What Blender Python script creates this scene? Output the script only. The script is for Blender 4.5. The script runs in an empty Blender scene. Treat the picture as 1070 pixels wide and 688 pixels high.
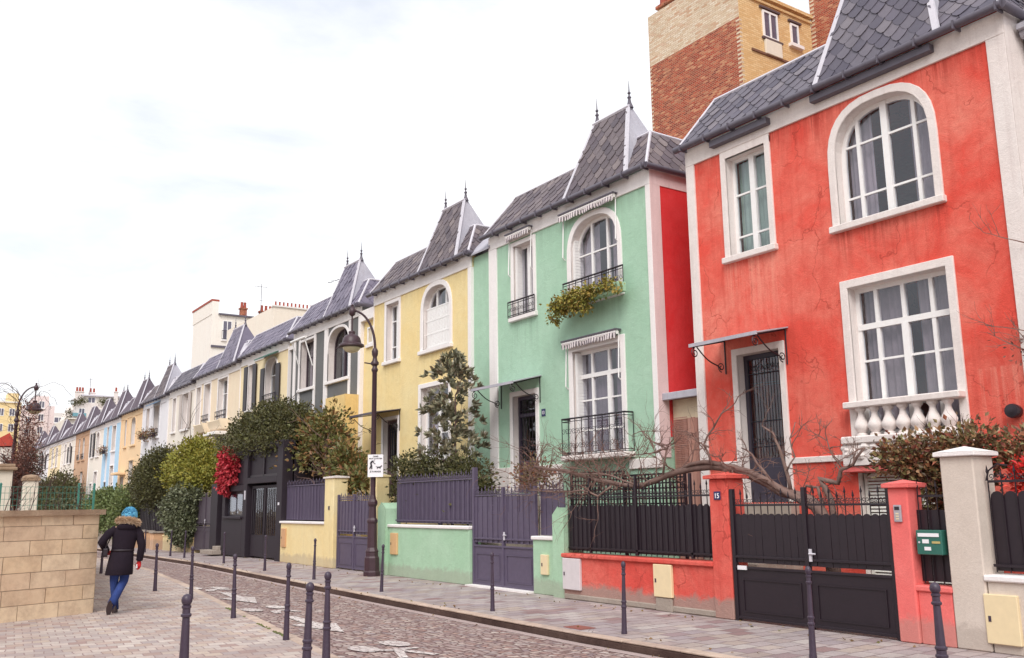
import bpy, math, random
from mathutils import Vector, Matrix
from mathutils.geometry import tessellate_polygon
random.seed(7)
PI = math.pi; R = math.radians
scene = bpy.context.scene
COL = scene.collection
RND = random.Random(11)

def srgb(r, g, b, k=1.0):
    def f(c):
        c /= 255.0
        return (c / 12.92 if c <= 0.04045 else ((c + 0.055) / 1.055) ** 2.4) * k
    return (min(f(r), .9), min(f(g), .9), min(f(b), .9), 1)

# ------------------------------------------------------------------ materials
def new_mat(name):
    m = bpy.data.materials.new(name); m.use_nodes = True
    nt = m.node_tree; b = nt.nodes['Principled BSDF']
    return m, nt, b

def node(nt, t, **kw):
    n = nt.nodes.new(t)
    for k, v in kw.items(): setattr(n, k, v)
    return n

def coords(nt, scale=(1, 1, 1), rot=(0, 0, 0)):
    tc = node(nt, 'ShaderNodeTexCoord'); mp = node(nt, 'ShaderNodeMapping')
    mp.inputs['Scale'].default_value = scale; mp.inputs['Rotation'].default_value = rot
    # world position keeps the grain continuous from thing to thing
    ge = node(nt, 'ShaderNodeNewGeometry')
    nt.links.new(ge.outputs['Position'], mp.inputs['Vector'])
    return mp.outputs['Vector']

def noise(nt, vec, scale, detail=6, rough=.6, dist=0):
    n = node(nt, 'ShaderNodeTexNoise'); n.inputs['Scale'].default_value = scale
    n.inputs['Detail'].default_value = detail; n.inputs['Roughness'].default_value = rough
    n.inputs['Distortion'].default_value = dist
    nt.links.new(vec, n.inputs['Vector']); return n.outputs['Fac']

def ramp(nt, fac, stops):
    r = node(nt, 'ShaderNodeValToRGB'); e = r.color_ramp.elements
    while len(e) < len(stops): e.new(.5)
    for i, (p, c) in enumerate(stops):
        e[i].position = p; e[i].color = c if len(c) == 4 else (*c, 1)
    nt.links.new(fac, r.inputs['Fac']); return r.outputs['Color']

def mixc(nt, fac, a, b, mode='MIX'):
    m = node(nt, 'ShaderNodeMix', data_type='RGBA', blend_type=mode)
    for s, v in ((0, fac), (6, a), (7, b)):
        if hasattr(v, 'links'): nt.links.new(v, m.inputs[s])
        else: m.inputs[s].default_value = v
    return m.outputs[2]

def bump(nt, b, h, strength=.3, dist=.01):
    n = node(nt, 'ShaderNodeBump'); n.inputs['Strength'].default_value = strength
    n.inputs['Distance'].default_value = dist
    nt.links.new(h, n.inputs['Height']); nt.links.new(n.outputs['Normal'], b.inputs['Normal'])

def mul(c, k): return (min(c[0]*k, .9), min(c[1]*k, .9), min(c[2]*k, .9), 1)

_M = {}
def stucco(name, col, wear=.5, light=None, streaks=.5, grain=.012, grime=True, stains=()):
    """painted render: faded and darker patches, rain streaks, fine grain"""
    if name in _M: return _M[name]
    m, nt, b = new_mat(name)
    v = coords(nt)
    big = noise(nt, v, .9, 8, .65, .4)
    mid = noise(nt, v, 4.5, 8, .7, .6)
    fine = noise(nt, v, 60, 5, .7)
    vs = coords(nt, (7, 7, .45)); st = noise(nt, vs, 1.0, 7, .65, .3)
    light = light or tuple(min(c*1.0 + .10, .9) for c in col[:3]) + (1,)
    f1 = ramp(nt, big, [(.38, (0, 0, 0)), (.68, (1, 1, 1))])
    f2 = ramp(nt, mid, [(.42, (0, 0, 0)), (.72, (1, 1, 1))])
    f3 = ramp(nt, st, [(.50, (0, 0, 0)), (.78, (1, 1, 1))])
    w = node(nt, 'ShaderNodeMath', operation='MULTIPLY'); w.inputs[1].default_value = wear
    nt.links.new(f1, w.inputs[0])
    c = mixc(nt, w.outputs[0], col, light)
    w2 = node(nt, 'ShaderNodeMath', operation='MULTIPLY'); w2.inputs[1].default_value = wear*.6
    nt.links.new(f2, w2.inputs[0])
    c = mixc(nt, w2.outputs[0], c, mul(col, .74))
    w3 = node(nt, 'ShaderNodeMath', operation='MULTIPLY'); w3.inputs[1].default_value = streaks
    nt.links.new(f3, w3.inputs[0])
    c = mixc(nt, w3.outputs[0], c, mul((col[0]*.93, col[1]*.85, col[2]*.85, 1), .74))
    if wear >= .75:   # hairline cracks, only here and there
        nd = node(nt, 'ShaderNodeTexNoise'); nd.inputs['Scale'].default_value = 2.2; nd.inputs['Detail'].default_value = 6; nt.links.new(v, nd.inputs['Vector'])
        sc_ = node(nt, 'ShaderNodeVectorMath', operation='SCALE'); sc_.inputs['Scale'].default_value = .9; nt.links.new(nd.outputs['Color'], sc_.inputs[0])
        av = node(nt, 'ShaderNodeVectorMath', operation='ADD'); nt.links.new(v, av.inputs[0]); nt.links.new(sc_.outputs[0], av.inputs[1])
        vo = node(nt, 'ShaderNodeTexVoronoi', feature='DISTANCE_TO_EDGE'); vo.inputs['Scale'].default_value = .75; nt.links.new(av.outputs[0], vo.inputs['Vector'])
        ck = node(nt, 'ShaderNodeMath', operation='MULTIPLY'); nt.links.new(ramp(nt, vo.outputs['Distance'], [(.0, (.8, .8, .8)), (.012, (0, 0, 0))]), ck.inputs[0])
        nt.links.new(ramp(nt, noise(nt, v, 1.3, 3, .5), [(.48, (0, 0, 0)), (.56, (1, 1, 1))]), ck.inputs[1])
        c = mixc(nt, ck.outputs[0], c, mul(col, .5))
    if stains:   # rain runs below sills and gutter ends: (y0, y1, ztop, length, colour factor)
        ge2 = node(nt, 'ShaderNodeNewGeometry'); sx2 = node(nt, 'ShaderNodeSeparateXYZ'); nt.links.new(ge2.outputs['Position'], sx2.inputs[0])
        run = ramp(nt, noise(nt, coords(nt, (1, 11, .35)), 1.0, 6, .7, .4), [(.44, (0, 0, 0)), (.60, (1, 1, 1))])
        def rng(sock, a, b_, lo, hi):
            mr = node(nt, 'ShaderNodeMapRange'); mr.inputs['From Min'].default_value = a; mr.inputs['From Max'].default_value = b_
            mr.inputs['To Min'].default_value = lo; mr.inputs['To Max'].default_value = hi; nt.links.new(sock, mr.inputs['Value']); return mr.outputs[0]
        def mulv(a, b_):
            mm = node(nt, 'ShaderNodeMath', operation='MULTIPLY')
            for s, q in ((0, a), (1, b_)):
                if hasattr(q, 'links'): nt.links.new(q, mm.inputs[s])
                else: mm.inputs[s].default_value = q
            return mm.outputs[0]
        for (ya, yb, zt, ln, kf, amt) in stains:
            k_ = mulv(rng(sx2.outputs['Y'], ya-.06, ya+.04, 0, 1), rng(sx2.outputs['Y'], yb-.04, yb+.06, 1, 0))
            k_ = mulv(k_, mulv(rng(sx2.outputs['Z'], zt-ln, zt, 0, 1), rng(sx2.outputs['Z'], zt, zt+.02, 1, 0)))
            k_ = mulv(mulv(k_, run), amt)
            c = mixc(nt, k_, c, mul(col, kf) if kf < 1 else light)
    gf_ = ramp(nt, noise(nt, v, 38, 6, .8), [(.38, (.26, .26, .26)), (.62, (0, 0, 0))])
    c = mixc(nt, gf_, c, mul(col, .66))
    if grime:   # splash dirt on the lowest half metre, ragged top edge
        ge = node(nt, 'ShaderNodeNewGeometry'); sx = node(nt, 'ShaderNodeSeparateXYZ')
        nt.links.new(ge.outputs['Position'], sx.inputs[0])
        ad = node(nt, 'ShaderNodeMath', operation='MULTIPLY_ADD'); ad.inputs[1].default_value = -.42
        nt.links.new(mid, ad.inputs[0]); nt.links.new(sx.outputs['Z'], ad.inputs[2])
        g = ramp(nt, ad.outputs[0], [(0.0, (1, 1, 1)), (.10, (0, 0, 0))])
        gm = node(nt, 'ShaderNodeMath', operation='MULTIPLY'); gm.inputs[1].default_value = .42 if grime is True else grime
        nt.links.new(g, gm.inputs[0])
        c = mixc(nt, gm.outputs[0], c, (.36, .30, .26, 1))
    nt.links.new(c, b.inputs['Base Color']); b.inputs['Roughness'].default_value = .92
    b.inputs['Specular IOR Level'].default_value = .2
    mx = node(nt, 'ShaderNodeMath', operation='MULTIPLY_ADD'); mx.inputs[1].default_value = .5
    nt.links.new(fine, mx.inputs[0]); nt.links.new(mid, mx.inputs[2])
    bump(nt, b, mx.outputs[0], .75, grain*1.6)
    _M[name] = m; return m

def paint(name, col, rough=.45, var=.12, metallic=0, bumpy=.15, spec=.5):
    if name in _M: return _M[name]
    m, nt, b = new_mat(name); v = coords(nt)
    n = noise(nt, v, 9, 7, .7)
    c = mixc(nt, ramp(nt, n, [(.3, (0, 0, 0)), (.75, (1, 1, 1))]), mul(col, 1 - var), mul(col, 1 + var))
    nt.links.new(c, b.inputs['Base Color']); b.inputs['Roughness'].default_value = rough
    b.inputs['Metallic'].default_value = metallic; b.inputs['Specular IOR Level'].default_value = spec
    bump(nt, b, noise(nt, v, 45, 4, .6), bumpy, .004)
    _M[name] = m; return m

def glass_mat(name='window_glass', tint=(.86, .86, .9, 1), boost=.10):
    if name in _M: return _M[name]
    m = bpy.data.materials.new(name); m.use_nodes = True; nt = m.node_tree; nt.nodes.clear()
    out = node(nt, 'ShaderNodeOutputMaterial'); mx = node(nt, 'ShaderNodeMixShader')
    tr = node(nt, 'ShaderNodeBsdfTransparent'); tr.inputs['Color'].default_value = tint
    gl = node(nt, 'ShaderNodeBsdfGlossy'); gl.inputs['Roughness'].default_value = .03
    gl.inputs['Color'].default_value = (.85, .87, .92, 1)
    lw = node(nt, 'ShaderNodeLayerWeight'); lw.inputs['Blend'].default_value = .5
    fr = node(nt, 'ShaderNodeMath', operation='POWER'); fr.inputs[1].default_value = 4.0; nt.links.new(lw.outputs['Facing'], fr.inputs[0])
    ad = node(nt, 'ShaderNodeMath', operation='ADD'); ad.inputs[1].default_value = boost
    nt.links.new(fr.outputs[0], ad.inputs[0]); nt.links.new(ad.outputs[0], mx.inputs[0])
    nt.links.new(tr.outputs[0], mx.inputs[1]); nt.links.new(gl.outputs[0], mx.inputs[2])
    nt.links.new(mx.outputs[0], out.inputs['Surface'])
    v = coords(nt); bp = node(nt, 'ShaderNodeBump'); bp.inputs['Strength'].default_value = .12; bp.inputs['Distance'].default_value = .02
    nt.links.new(noise(nt, v, 3.2, 2, .5), bp.inputs['Height']); nt.links.new(bp.outputs[0], gl.inputs['Normal'])
    _M[name] = m; return m

def island_mat(name, cols, rough=.6, bumpscale=30, spec=.4, trans=0, mottled=False, k=1.0):
    cols = [(q[0]*k, q[1]*k, q[2]*k, 1) for q in cols]
    """every loose piece (slate, leaf, stone) takes its own tint"""
    if name in _M: return _M[name]
    m, nt, b = new_mat(name)
    ge = node(nt, 'ShaderNodeNewGeometry')
    n = len(cols)
    c = ramp(nt, ge.outputs['Random Per Island'], [((i + .5) / n, cols[i]) for i in range(n)])
    v = coords(nt); nn = noise(nt, v, 8, 5, .6)
    c = mixc(nt, .48 if mottled else .35, c, mixc(nt, nn, mul(cols[0], .75), mul(cols[-1], 1.2)))
    if mottled:
        n5 = noise(nt, v, 3.0, 8, .75); c = mixc(nt, ramp(nt, n5, [(.45, (0, 0, 0)), (.75, (.7, .7, .7))]), c, mul(cols[4 % n], .62))
    nt.links.new(c, b.inputs['Base Color']); b.inputs['Roughness'].default_value = rough
    b.inputs['Specular IOR Level'].default_value = spec
    if trans:
        b.inputs['Subsurface Weight'].default_value = 0
    bump(nt, b, noise(nt, v, bumpscale, 4, .6), .2, .006)
    _M[name] = m; return m

def brick_mat(name, c1, c2, mortar, bw, bh, rot=(0, 0, 0), ms=.012, plane='XY', offs=.5, bstr=.6, dirt=.3, extra=None, squash=1.0):
    if name in _M: return _M[name]
    m, nt, b = new_mat(name)
    ge = node(nt, 'ShaderNodeNewGeometry'); sp = node(nt, 'ShaderNodeSeparateXYZ'); cb = node(nt, 'ShaderNodeCombineXYZ')
    nt.links.new(ge.outputs['Position'], sp.inputs[0])
    a, bb = {'XY': ('X', 'Y'), 'YZ': ('Y', 'Z'), 'XZ': ('X', 'Z')}.get(plane, ('X', 'Y'))
    if plane == 'W':    # walls of any direction: run bricks along X+Y
        ad = node(nt, 'ShaderNodeMath', operation='ADD')
        nt.links.new(sp.outputs['X'], ad.inputs[0]); nt.links.new(sp.outputs['Y'], ad.inputs[1])
        nt.links.new(ad.outputs[0], cb.inputs['X']); nt.links.new(sp.outputs['Z'], cb.inputs['Y'])
    else:
        nt.links.new(sp.outputs[a], cb.inputs['X']); nt.links.new(sp.outputs[bb], cb.inputs['Y'])
    mp = node(nt, 'ShaderNodeMapping'); mp.inputs['Rotation'].default_value = rot
    nt.links.new(cb.outputs[0], mp.inputs['Vector'])
    nz = node(nt, 'ShaderNodeTexNoise'); nz.inputs['Scale'].default_value = 6; nz.inputs['Detail'].default_value = 3
    nt.links.new(mp.outputs[0], nz.inputs['Vector'])
    sv = node(nt, 'ShaderNodeVectorMath', operation='SCALE'); sv.inputs['Scale'].default_value = bh*.22
    nt.links.new(nz.outputs['Color'], sv.inputs[0])
    av = node(nt, 'ShaderNodeVectorMath', operation='ADD')
    nt.links.new(mp.outputs[0], av.inputs[0]); nt.links.new(sv.outputs[0], av.inputs[1])
    br = node(nt, 'ShaderNodeTexBrick'); br.offset = offs; br.squash = squash
    br.inputs['Scale'].default_value = 1; br.inputs['Brick Width'].default_value = bw
    br.inputs['Row Height'].default_value = bh; br.inputs['Mortar Size'].default_value = ms
    br.inputs['Mortar Smooth'].default_value = .35; br.inputs['Bias'].default_value = 0
    br.inputs['Color1'].default_value = (0, 0, 0, 1); br.inputs['Color2'].default_value = (1, 1, 1, 1)
    br.inputs['Mortar'].default_value = (.5, .5, .5, 1)
    nt.links.new(av.outputs[0], br.inputs['Vector'])
    stops = [(0, c1), (1, c2)] if not extra else [(i / (len(extra) - 1), e) for i, e in enumerate(extra)]
    c = ramp(nt, br.outputs['Color'], stops)
    n2 = noise(nt, mp.outputs[0], 1.1, 6, .65); n3 = noise(nt, mp.outputs[0], 26, 5, .7)
    c = mixc(nt, br.outputs['Fac'], c, mortar)
    d = node(nt, 'ShaderNodeMath', operation='MULTIPLY'); d.inputs[1].default_value = dirt
    nt.links.new(ramp(nt, n2, [(.4, (0, 0, 0)), (.7, (1, 1, 1))]), d.inputs[0])
    c = mixc(nt, d.outputs[0], c, mul(mortar, .7))
    c = mixc(nt, ramp(nt, n3, [(.3, (0, 0, 0)), (.75, (.45, .45, .45))]), c, mul(c1, .55))
    nt.links.new(c, b.inputs['Base Color']); b.inputs['Roughness'].default_value = .85
    b.inputs['Specular IOR Level'].default_value = .25
    inv = node(nt, 'ShaderNodeMath', operation='SUBTRACT'); inv.inputs[0].default_value = 1
    nt.links.new(br.outputs['Fac'], inv.inputs[1])
    ml = node(nt, 'ShaderNodeMath', operation='MULTIPLY_ADD'); ml.inputs[1].default_value = .45
    nt.links.new(n3, ml.inputs[0]); nt.links.new(inv.outputs[0], ml.inputs[2])
    bump(nt, b, ml.outputs[0], bstr, .018)
    _M[name] = m; return m

# ------------------------------------------------------------------ mesh builder
OFF = {}
class MB:
    def __init__(s): s.v = []; s.f = []
    def add(s, vs, fs):
        o = len(s.v); s.v += [tuple(p) for p in vs]; s.f += [tuple(i + o for i in f) for f in fs]
    def box(s, x0, x1, y0, y1, z0, z1):
        s.add([(x0, y0, z0), (x1, y0, z0), (x1, y1, z0), (x0, y1, z0), (x0, y0, z1), (x1, y0, z1), (x1, y1, z1), (x0, y1, z1)],
              [(0, 3, 2, 1), (4, 5, 6, 7), (0, 1, 5, 4), (1, 2, 6, 5), (2, 3, 7, 6), (3, 0, 4, 7)])
    def quad(s, a, b, c, d): s.add([a, b, c, d], [(0, 1, 2, 3)])
    def poly(s, pts): s.add(pts, [tuple(range(len(pts)))])
    def prism(s, pts, vec):
        """pts a planar 3-D outline, vec the thickness"""
        n = len(pts); v = Vector(vec); a = [Vector(p) for p in pts]; b = [p + v for p in a]
        s.add(a + b, [tuple(range(n)), tuple(range(2*n - 1, n - 1, -1))] + [(i, (i + 1) % n, (i + 1) % n + n, i + n) for i in range(n)])
    def solid(s, top, z0):
        """frustum: outline list bottom (4) top (4)"""
        s.add(top, [(0, 3, 2, 1), (4, 5, 6, 7), (0, 1, 5, 4), (1, 2, 6, 5), (2, 3, 7, 6), (3, 0, 4, 7)])
    def tube(s, pts, r, n=8, caps=True):
        pts = [Vector(p) for p in pts]; m = len(pts)
        rs = r if isinstance(r, (list, tuple)) else [r] * m
        up = None; rings = []
        for i, p in enumerate(pts):
            d = (pts[min(i + 1, m - 1)] - pts[max(i - 1, 0)])
            if d.length < 1e-9: d = Vector((0, 0, 1))
            d.normalize()
            if up is None:
                a = Vector((0, 0, 1)) if abs(d.z) < .9 else Vector((1, 0, 0))
                up = d.cross(a).normalized()
            else:
                up = (up - d * up.dot(d))
                if up.length < 1e-6: up = d.orthogonal()
                up.normalize()
            w = d.cross(up)
            rings.append([p + (up * math.cos(2*PI*k/n) + w * math.sin(2*PI*k/n)) * rs[i] for k in range(n)])
        o = len(s.v)
        for rg in rings: s.v += [tuple(q) for q in rg]
        for i in range(m - 1):
            for k in range(n):
                s.f.append((o + i*n + k, o + i*n + (k+1) % n, o + (i+1)*n + (k+1) % n, o + (i+1)*n + k))
        if caps:
            s.f.append(tuple(o + k for k in reversed(range(n)))); s.f.append(tuple(o + (m-1)*n + k for k in range(n)))
    def lathe(s, c, prof, n=14, axis='z', sx=1, sy=1):
        rings = []
        for r, z in prof:
            rg = []
            for k in range(n):
                a = 2*PI*k/n; u, w = r*math.cos(a)*sx, r*math.sin(a)*sy
                if axis == 'z': rg.append((c[0]+u, c[1]+w, c[2]+z))
                elif axis == 'x': rg.append((c[0]+z, c[1]+u, c[2]+w))
                else: rg.append((c[0]+u, c[1]+z, c[2]+w))
            rings.append(rg)
        s.loft(rings)
    def loft(s, rings, caps=True):
        n = len(rings[0]); o = len(s.v)
        for rg in rings: s.v += [tuple(q) for q in rg]
        for i in range(len(rings) - 1):
            for k in range(n):
                s.f.append((o + i*n + k, o + i*n + (k+1) % n, o + (i+1)*n + (k+1) % n, o + (i+1)*n + k))
        if caps:
            s.f.append(tuple(o + k for k in reversed(range(n)))); s.f.append(tuple(o + (len(rings)-1)*n + k for k in range(n)))
    def build(s, name, mat, parent=None, smooth=False, bevel=0, auto=None, seg=1):
        me = bpy.data.meshes.new(name)
        off = OFF.get(parent.name, Vector((0, 0, 0))) if parent else Vector((0, 0, 0))
        me.from_pydata([(p[0]-off.x, p[1]-off.y, p[2]-off.z) for p in s.v], [], s.f)
        me.update()
        if smooth:
            me.polygons.foreach_set('use_smooth', [True]*len(me.polygons))
            if auto is not None: me.set_sharp_from_angle(angle=R(auto))
        o = bpy.data.objects.new(name, me); COL.objects.link(o)
        if mat: me.materials.append(mat)
        if parent: o.parent = parent; OFF[o.name] = off
        else: OFF[o.name] = Vector((0, 0, 0))
        if bevel:
            b = o.modifiers.new('edge', 'BEVEL'); b.width = bevel; b.segments = seg; b.limit_method = 'ANGLE'; b.angle_limit = R(40)
        return o

def tag(o, label=None, cat=None, group=None, kind=None):
    if label: o['label'] = label
    if cat: o['category'] = cat
    if group: o['group'] = group
    if kind: o['kind'] = kind
    return o
def thing(name, label, cat, loc, group=None):
    o = bpy.data.objects.new(name, None); COL.objects.link(o); o.location = loc
    o.empty_display_size = .2
    OFF[o.name] = Vector(loc)
    return tag(o, label, cat, group)
def copy_tree(o, parent=None):
    c = o.copy(); COL.objects.link(c)
    if parent: c.parent = parent
    for ch in [k for k in bpy.data.objects if k.parent == o]: copy_tree(ch, c)
    return c

# ------------------------------------------------------------------ palette
WHITE = stucco('white_trim_paint', srgb(243, 237, 235), .25, streaks=.22, grain=.006, grime=False)
WHITEOLD = stucco('worn_white_trim', srgb(238, 227, 222), .5, light=srgb(243, 238, 234), streaks=.5, grain=.012, grime=False)
FRAME = paint('window_frame_paint', srgb(242, 238, 236), .5, .06)
GLASS = glass_mat()
CURT = paint('curtain_cloth', srgb(166, 156, 162), .95, .1, spec=.1)
DARKIN = paint('dark_room', srgb(70, 62, 70), .9)
BLACK = paint('black_iron_paint', srgb(36, 26, 35), .42, .16)
BLACKP = paint('black_sheet_paint', srgb(36, 25, 34), .5, .14)
PURPLE = paint('plum_grey_gate_paint', srgb(90, 80, 101), .5, .12)
IRON = paint('bollard_iron', srgb(66, 54, 70), .42, .14)
LAMPM = paint('lamp_iron', srgb(66, 44, 52), .42, .15)
DOORM = paint('grey_door_paint', srgb(66, 56, 74), .45, .1)
ZINC = stucco('zinc_sheet', srgb(176, 174, 184), .5, light=srgb(214, 212, 218), streaks=.5, grain=.003, grime=False)
ZINCL = paint('zinc_flashing', srgb(208, 204, 212), .5, .08)
GUTT = paint('dark_zinc_gutter', srgb(92, 86, 97), .45, .15)
SLATE = island_mat('weathered_slate', mottled=True, cols=[srgb(94, 90, 102), srgb(130, 124, 132), srgb(110, 106, 116), srgb(150, 142, 146), srgb(118, 112, 124), srgb(84, 80, 94)], rough=.6)
SLATEB = island_mat('brownish_slate', mottled=True, cols=[srgb(104, 94, 98), srgb(140, 128, 128), srgb(120, 108, 112), srgb(162, 148, 144), srgb(112, 100, 108), srgb(90, 82, 90)], rough=.62)
SLATEG = island_mat('blue_grey_slate', [srgb(98, 92, 110), srgb(124, 118, 136), srgb(110, 104, 122), srgb(138, 130, 146)], .55)
SLATEUND = paint('slate_shadow_gap', srgb(38, 32, 38), .8)
ST_RED = stucco('coral_red_render', srgb(236, 92, 78), .8, light=srgb(249, 156, 136), streaks=.55, grain=.022, grime=False, stains=[(10.2, 11.4, 5.9, 1.4, 2, .95), (7.1, 9.0, 5.88, .7, .55, .7), (9.15, 9.35, 8.1, .7, .45, .9), (10.0, 10.2, 8.1, .5, .45, .9), (6.9, 7.15, 8.1, .6, .45, .9), (6.3, 12.0, 8.06, .5, .6, .6), (8.95, 9.15, 3.0, .9, .5, .8), (6.3, 7.0, 3.4, 1.6, 2, .6)])
ST_RED2 = stucco('deep_red_render', srgb(226, 58, 60), .35, streaks=.3, grain=.012, grime=False)
ST_GREEN = stucco('mint_render', srgb(172, 208, 182), .5, light=srgb(192, 222, 200), streaks=.2, grain=.014, grime=False, stains=[(17.3, 18.4, 6.0, .9, .7, .7), (14.2, 16.1, 5.95, .7, .72, .6), (13.4, 19.0, 8.05, .5, .75, .5), (14.1, 16.2, 2.6, .6, .6, .7)])
ST_YEL = stucco('pale_yellow_render', srgb(245, 218, 158), .5, light=srgb(249, 232, 188), streaks=.22, grain=.014, grime=False, stains=[(24.3, 25.4, 5.85, .8, .75, .7), (21.3, 23.0, 5.85, .8, .75, .7), (20.4, 26.1, 7.85, .5, .78, .5)])
ST_YELW = stucco('yellow_wall_render', srgb(244, 220, 164), .5, light=srgb(248, 234, 196), streaks=.3, grain=.012)
ST_GREENW = stucco('mint_wall_render', srgb(172, 208, 176), .5, light=srgb(196, 224, 198), streaks=.2, grain=.012)
ST_REDW = stucco('red_wall_render', srgb(232, 92, 82), .9, light=srgb(244, 142, 126), streaks=.7, grain=.028, grime=.8)
ST_PINK = stucco('salmon_pillar_render', srgb(242, 118, 114), .5, light=srgb(248, 150, 142), streaks=.12, grain=.01)
ST_CREAMW = stucco('beige_wall_render', srgb(214, 200, 188), .4, light=srgb(228, 218, 208), streaks=.2, grain=.008)
CREAMBOX = paint('cream_meter_box', srgb(232, 212, 172), .5, .05)
WOOD = island_mat('weathered_wood', [srgb(188, 140, 124), srgb(168, 118, 104), srgb(204, 164, 150), srgb(180, 134, 122)], .8)
CONC = stucco('bare_concrete', srgb(172, 160, 148), .6, streaks=.5, grain=.02)

# ------------------------------------------------------------------ openings
def curve(y0, y1, zs, z1, n=16, p=2.65):
    """basket arch from y0 to y1 springing at zs"""
    yc, h = (y0 + y1)/2, (y1 - y0)/2; pts = []
    for i in range(n + 1):
        t = PI - PI*i/n
        u = math.copysign(abs(math.cos(t))**(2/p), math.cos(t)); w = abs(math.sin(t))**(2/p)
        pts.append((yc + h*u, zs + (z1 - zs)*w))
    return pts
def opening(y0, y1, z0, z1, zs=None, n=16):
    """open outline (y,z) bottom-left, up, over, bottom-right; same point count for any size"""
    if zs is None: return [(y0, z0), (y0, z1), (y1, z1), (y1, z0)]
    return [(y0, z0)] + curve(y0, y1, zs, z1, n) + [(y1, z0)]
def topz(y, y0, y1, zs, z1, p=2.65):
    if zs is None: return z1
    u = abs((y - (y0+y1)/2)/((y1-y0)/2))
    return zs + (z1-zs)*max(0, 1-min(u, 1)**p)**(1/p)
def ring(mb, outer, inner, xa, xb, closed=False):
    n = len(outer); rng = range(n if closed else n-1)
    P = [(xa, y, z) for y, z in outer] + [(xa, y, z) for y, z in inner] + [(xb, y, z) for y, z in outer] + [(xb, y, z) for y, z in inner]
    F = []
    for i in rng:
        j = (i+1) % n
        F += [(i, j, n+j, n+i), (2*n+i, 3*n+i, 3*n+j, 2*n+j), (i, 2*n+i, 2*n+j, j), (n+i, n+j, 3*n+j, 3*n+i)]
    if not closed:
        F += [(0, n, 3*n, 2*n), (n-1, 3*n-1, 4*n-1, 2*n-1)]
    mb.add(P, F)

def window(root, y0, y1, z0, z1, zs=None, x=12.72, cols=(.5,), rows=(), fr=.055, fmat=None, thick=(), transom=None,
           curtain=True, name='window', cols2=None, curt=None, label=None, glass=None, gaps=None):
    fmat = fmat or FRAME; mb = MB(); xa, xb = x, x+.06
    o = opening(y0, y1, z0, z1, zs); i_ = opening(y0+fr, y1-fr, z0+fr, z1-fr, zs)
    ring(mb, o, i_, xa, xb)
    mb.box(xa+.001, xb-.001, y0+fr, y1-fr, z0, z0+fr*1.2)
    W = y1-y0
    def vbar(y, w, za, zb, dx=0): mb.box(xa-.004-dx, xb+.004, y-w/2, y+w/2, za, zb)
    for k, c in enumerate(cols):
        y = y0+W*c; w = .11 if k in thick else .06
        zt = (transom-.03) if (transom and cols2 is not None) else topz(y, y0, y1, zs, z1)-.01
        vbar(y, w, z0+fr, zt, .012 if k in thick else 0)
    if transom:
        mb.box(xa-.012, xb+.012, y0+.02, y1-.02, transom-.045, transom+.045)
        for c in (cols2 or ()):
            y = y0+W*c; vbar(y, .06, transom+.045, topz(y, y0, y1, zs, z1)-.01)
    for z in rows:
        a, b = y0+fr, y1-fr
        if zs is not None and z > zs:
            ys = [y0 + W*i/60 for i in range(61) if topz(y0+W*i/60, y0, y1, zs, z1) > z]
            if ys: a, b = ys[0]+.02, ys[-1]-.02
        mb.box(xa+.008, xb-.008, a, b, z-.017, z+.017)
    w = mb.build(name, fmat, root)
    if label: w['label'] = label
    g = MB(); g.poly([(x+.03, y, z) for y, z in opening(y0+.02, y1-.02, z0+.02, z1-.02, zs)])
    g.build('pane', glass or GLASS, w)
    if curtain:
        c = MB()
        for a, b in (gaps or ((0.03, .30), (.70, .97))):
            ya, yb = y0+W*a, y0+W*b; n = max(6, int((yb-ya)/.022)); top = []; bot = []
            ph = RND.random()*6
            for k in range(n+1):
                yy = ya+(yb-ya)*k/n; xx = x+.17+.022*math.sin(k*1.25+ph)+.01*math.sin(k*.4+ph)
                top.append((xx, yy, topz(yy, y0, y1, zs, z1)-.03)); bot.append((xx, yy, z0+.03))
            c.add(top+bot, [(k, k+1, n+2+k, n+1+k) for k in range(n)])
        c.build('curtain', curt or CURT, w, smooth=True)
    return w

def reveal(root, y0, y1, z0, z1, zs, x0, x1, mat):
    mb = MB(); pts = opening(y0, y1, z0, z1, zs); n = len(pts)
    P = [(x0, y, z) for y, z in pts] + [(x1, y, z) for y, z in pts]
    mb.add(P, [(i, i+1, n+i+1, n+i) for i in range(n-1)] + [(n-1, 0, n, 2*n-1)])
    return mb.build('window_reveal', mat, root)

def surround(root, y0, y1, z0, z1, zs, w=.13, proud=.035, mat=None, x=12.5, sill=True, top=None, sillw=None, name='surround'):
    mb = MB(); mat = mat or WHITE
    o = opening(y0-w, y1+w, z0, top or z1+w, zs if zs is None else zs)
    i_ = opening(y0, y1, z0, z1, zs)
    ring(mb, o, i_, x-proud, x+.02)
    s = mb.build(name, mat, root, bevel=.008)
    if sill:
        b = MB(); b.box(x-.10, x+.2, y0-w-.03, y1+w+.03, z0-.11, z0+.0); b.build('sill', mat, root, bevel=.012)
    return s

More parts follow.
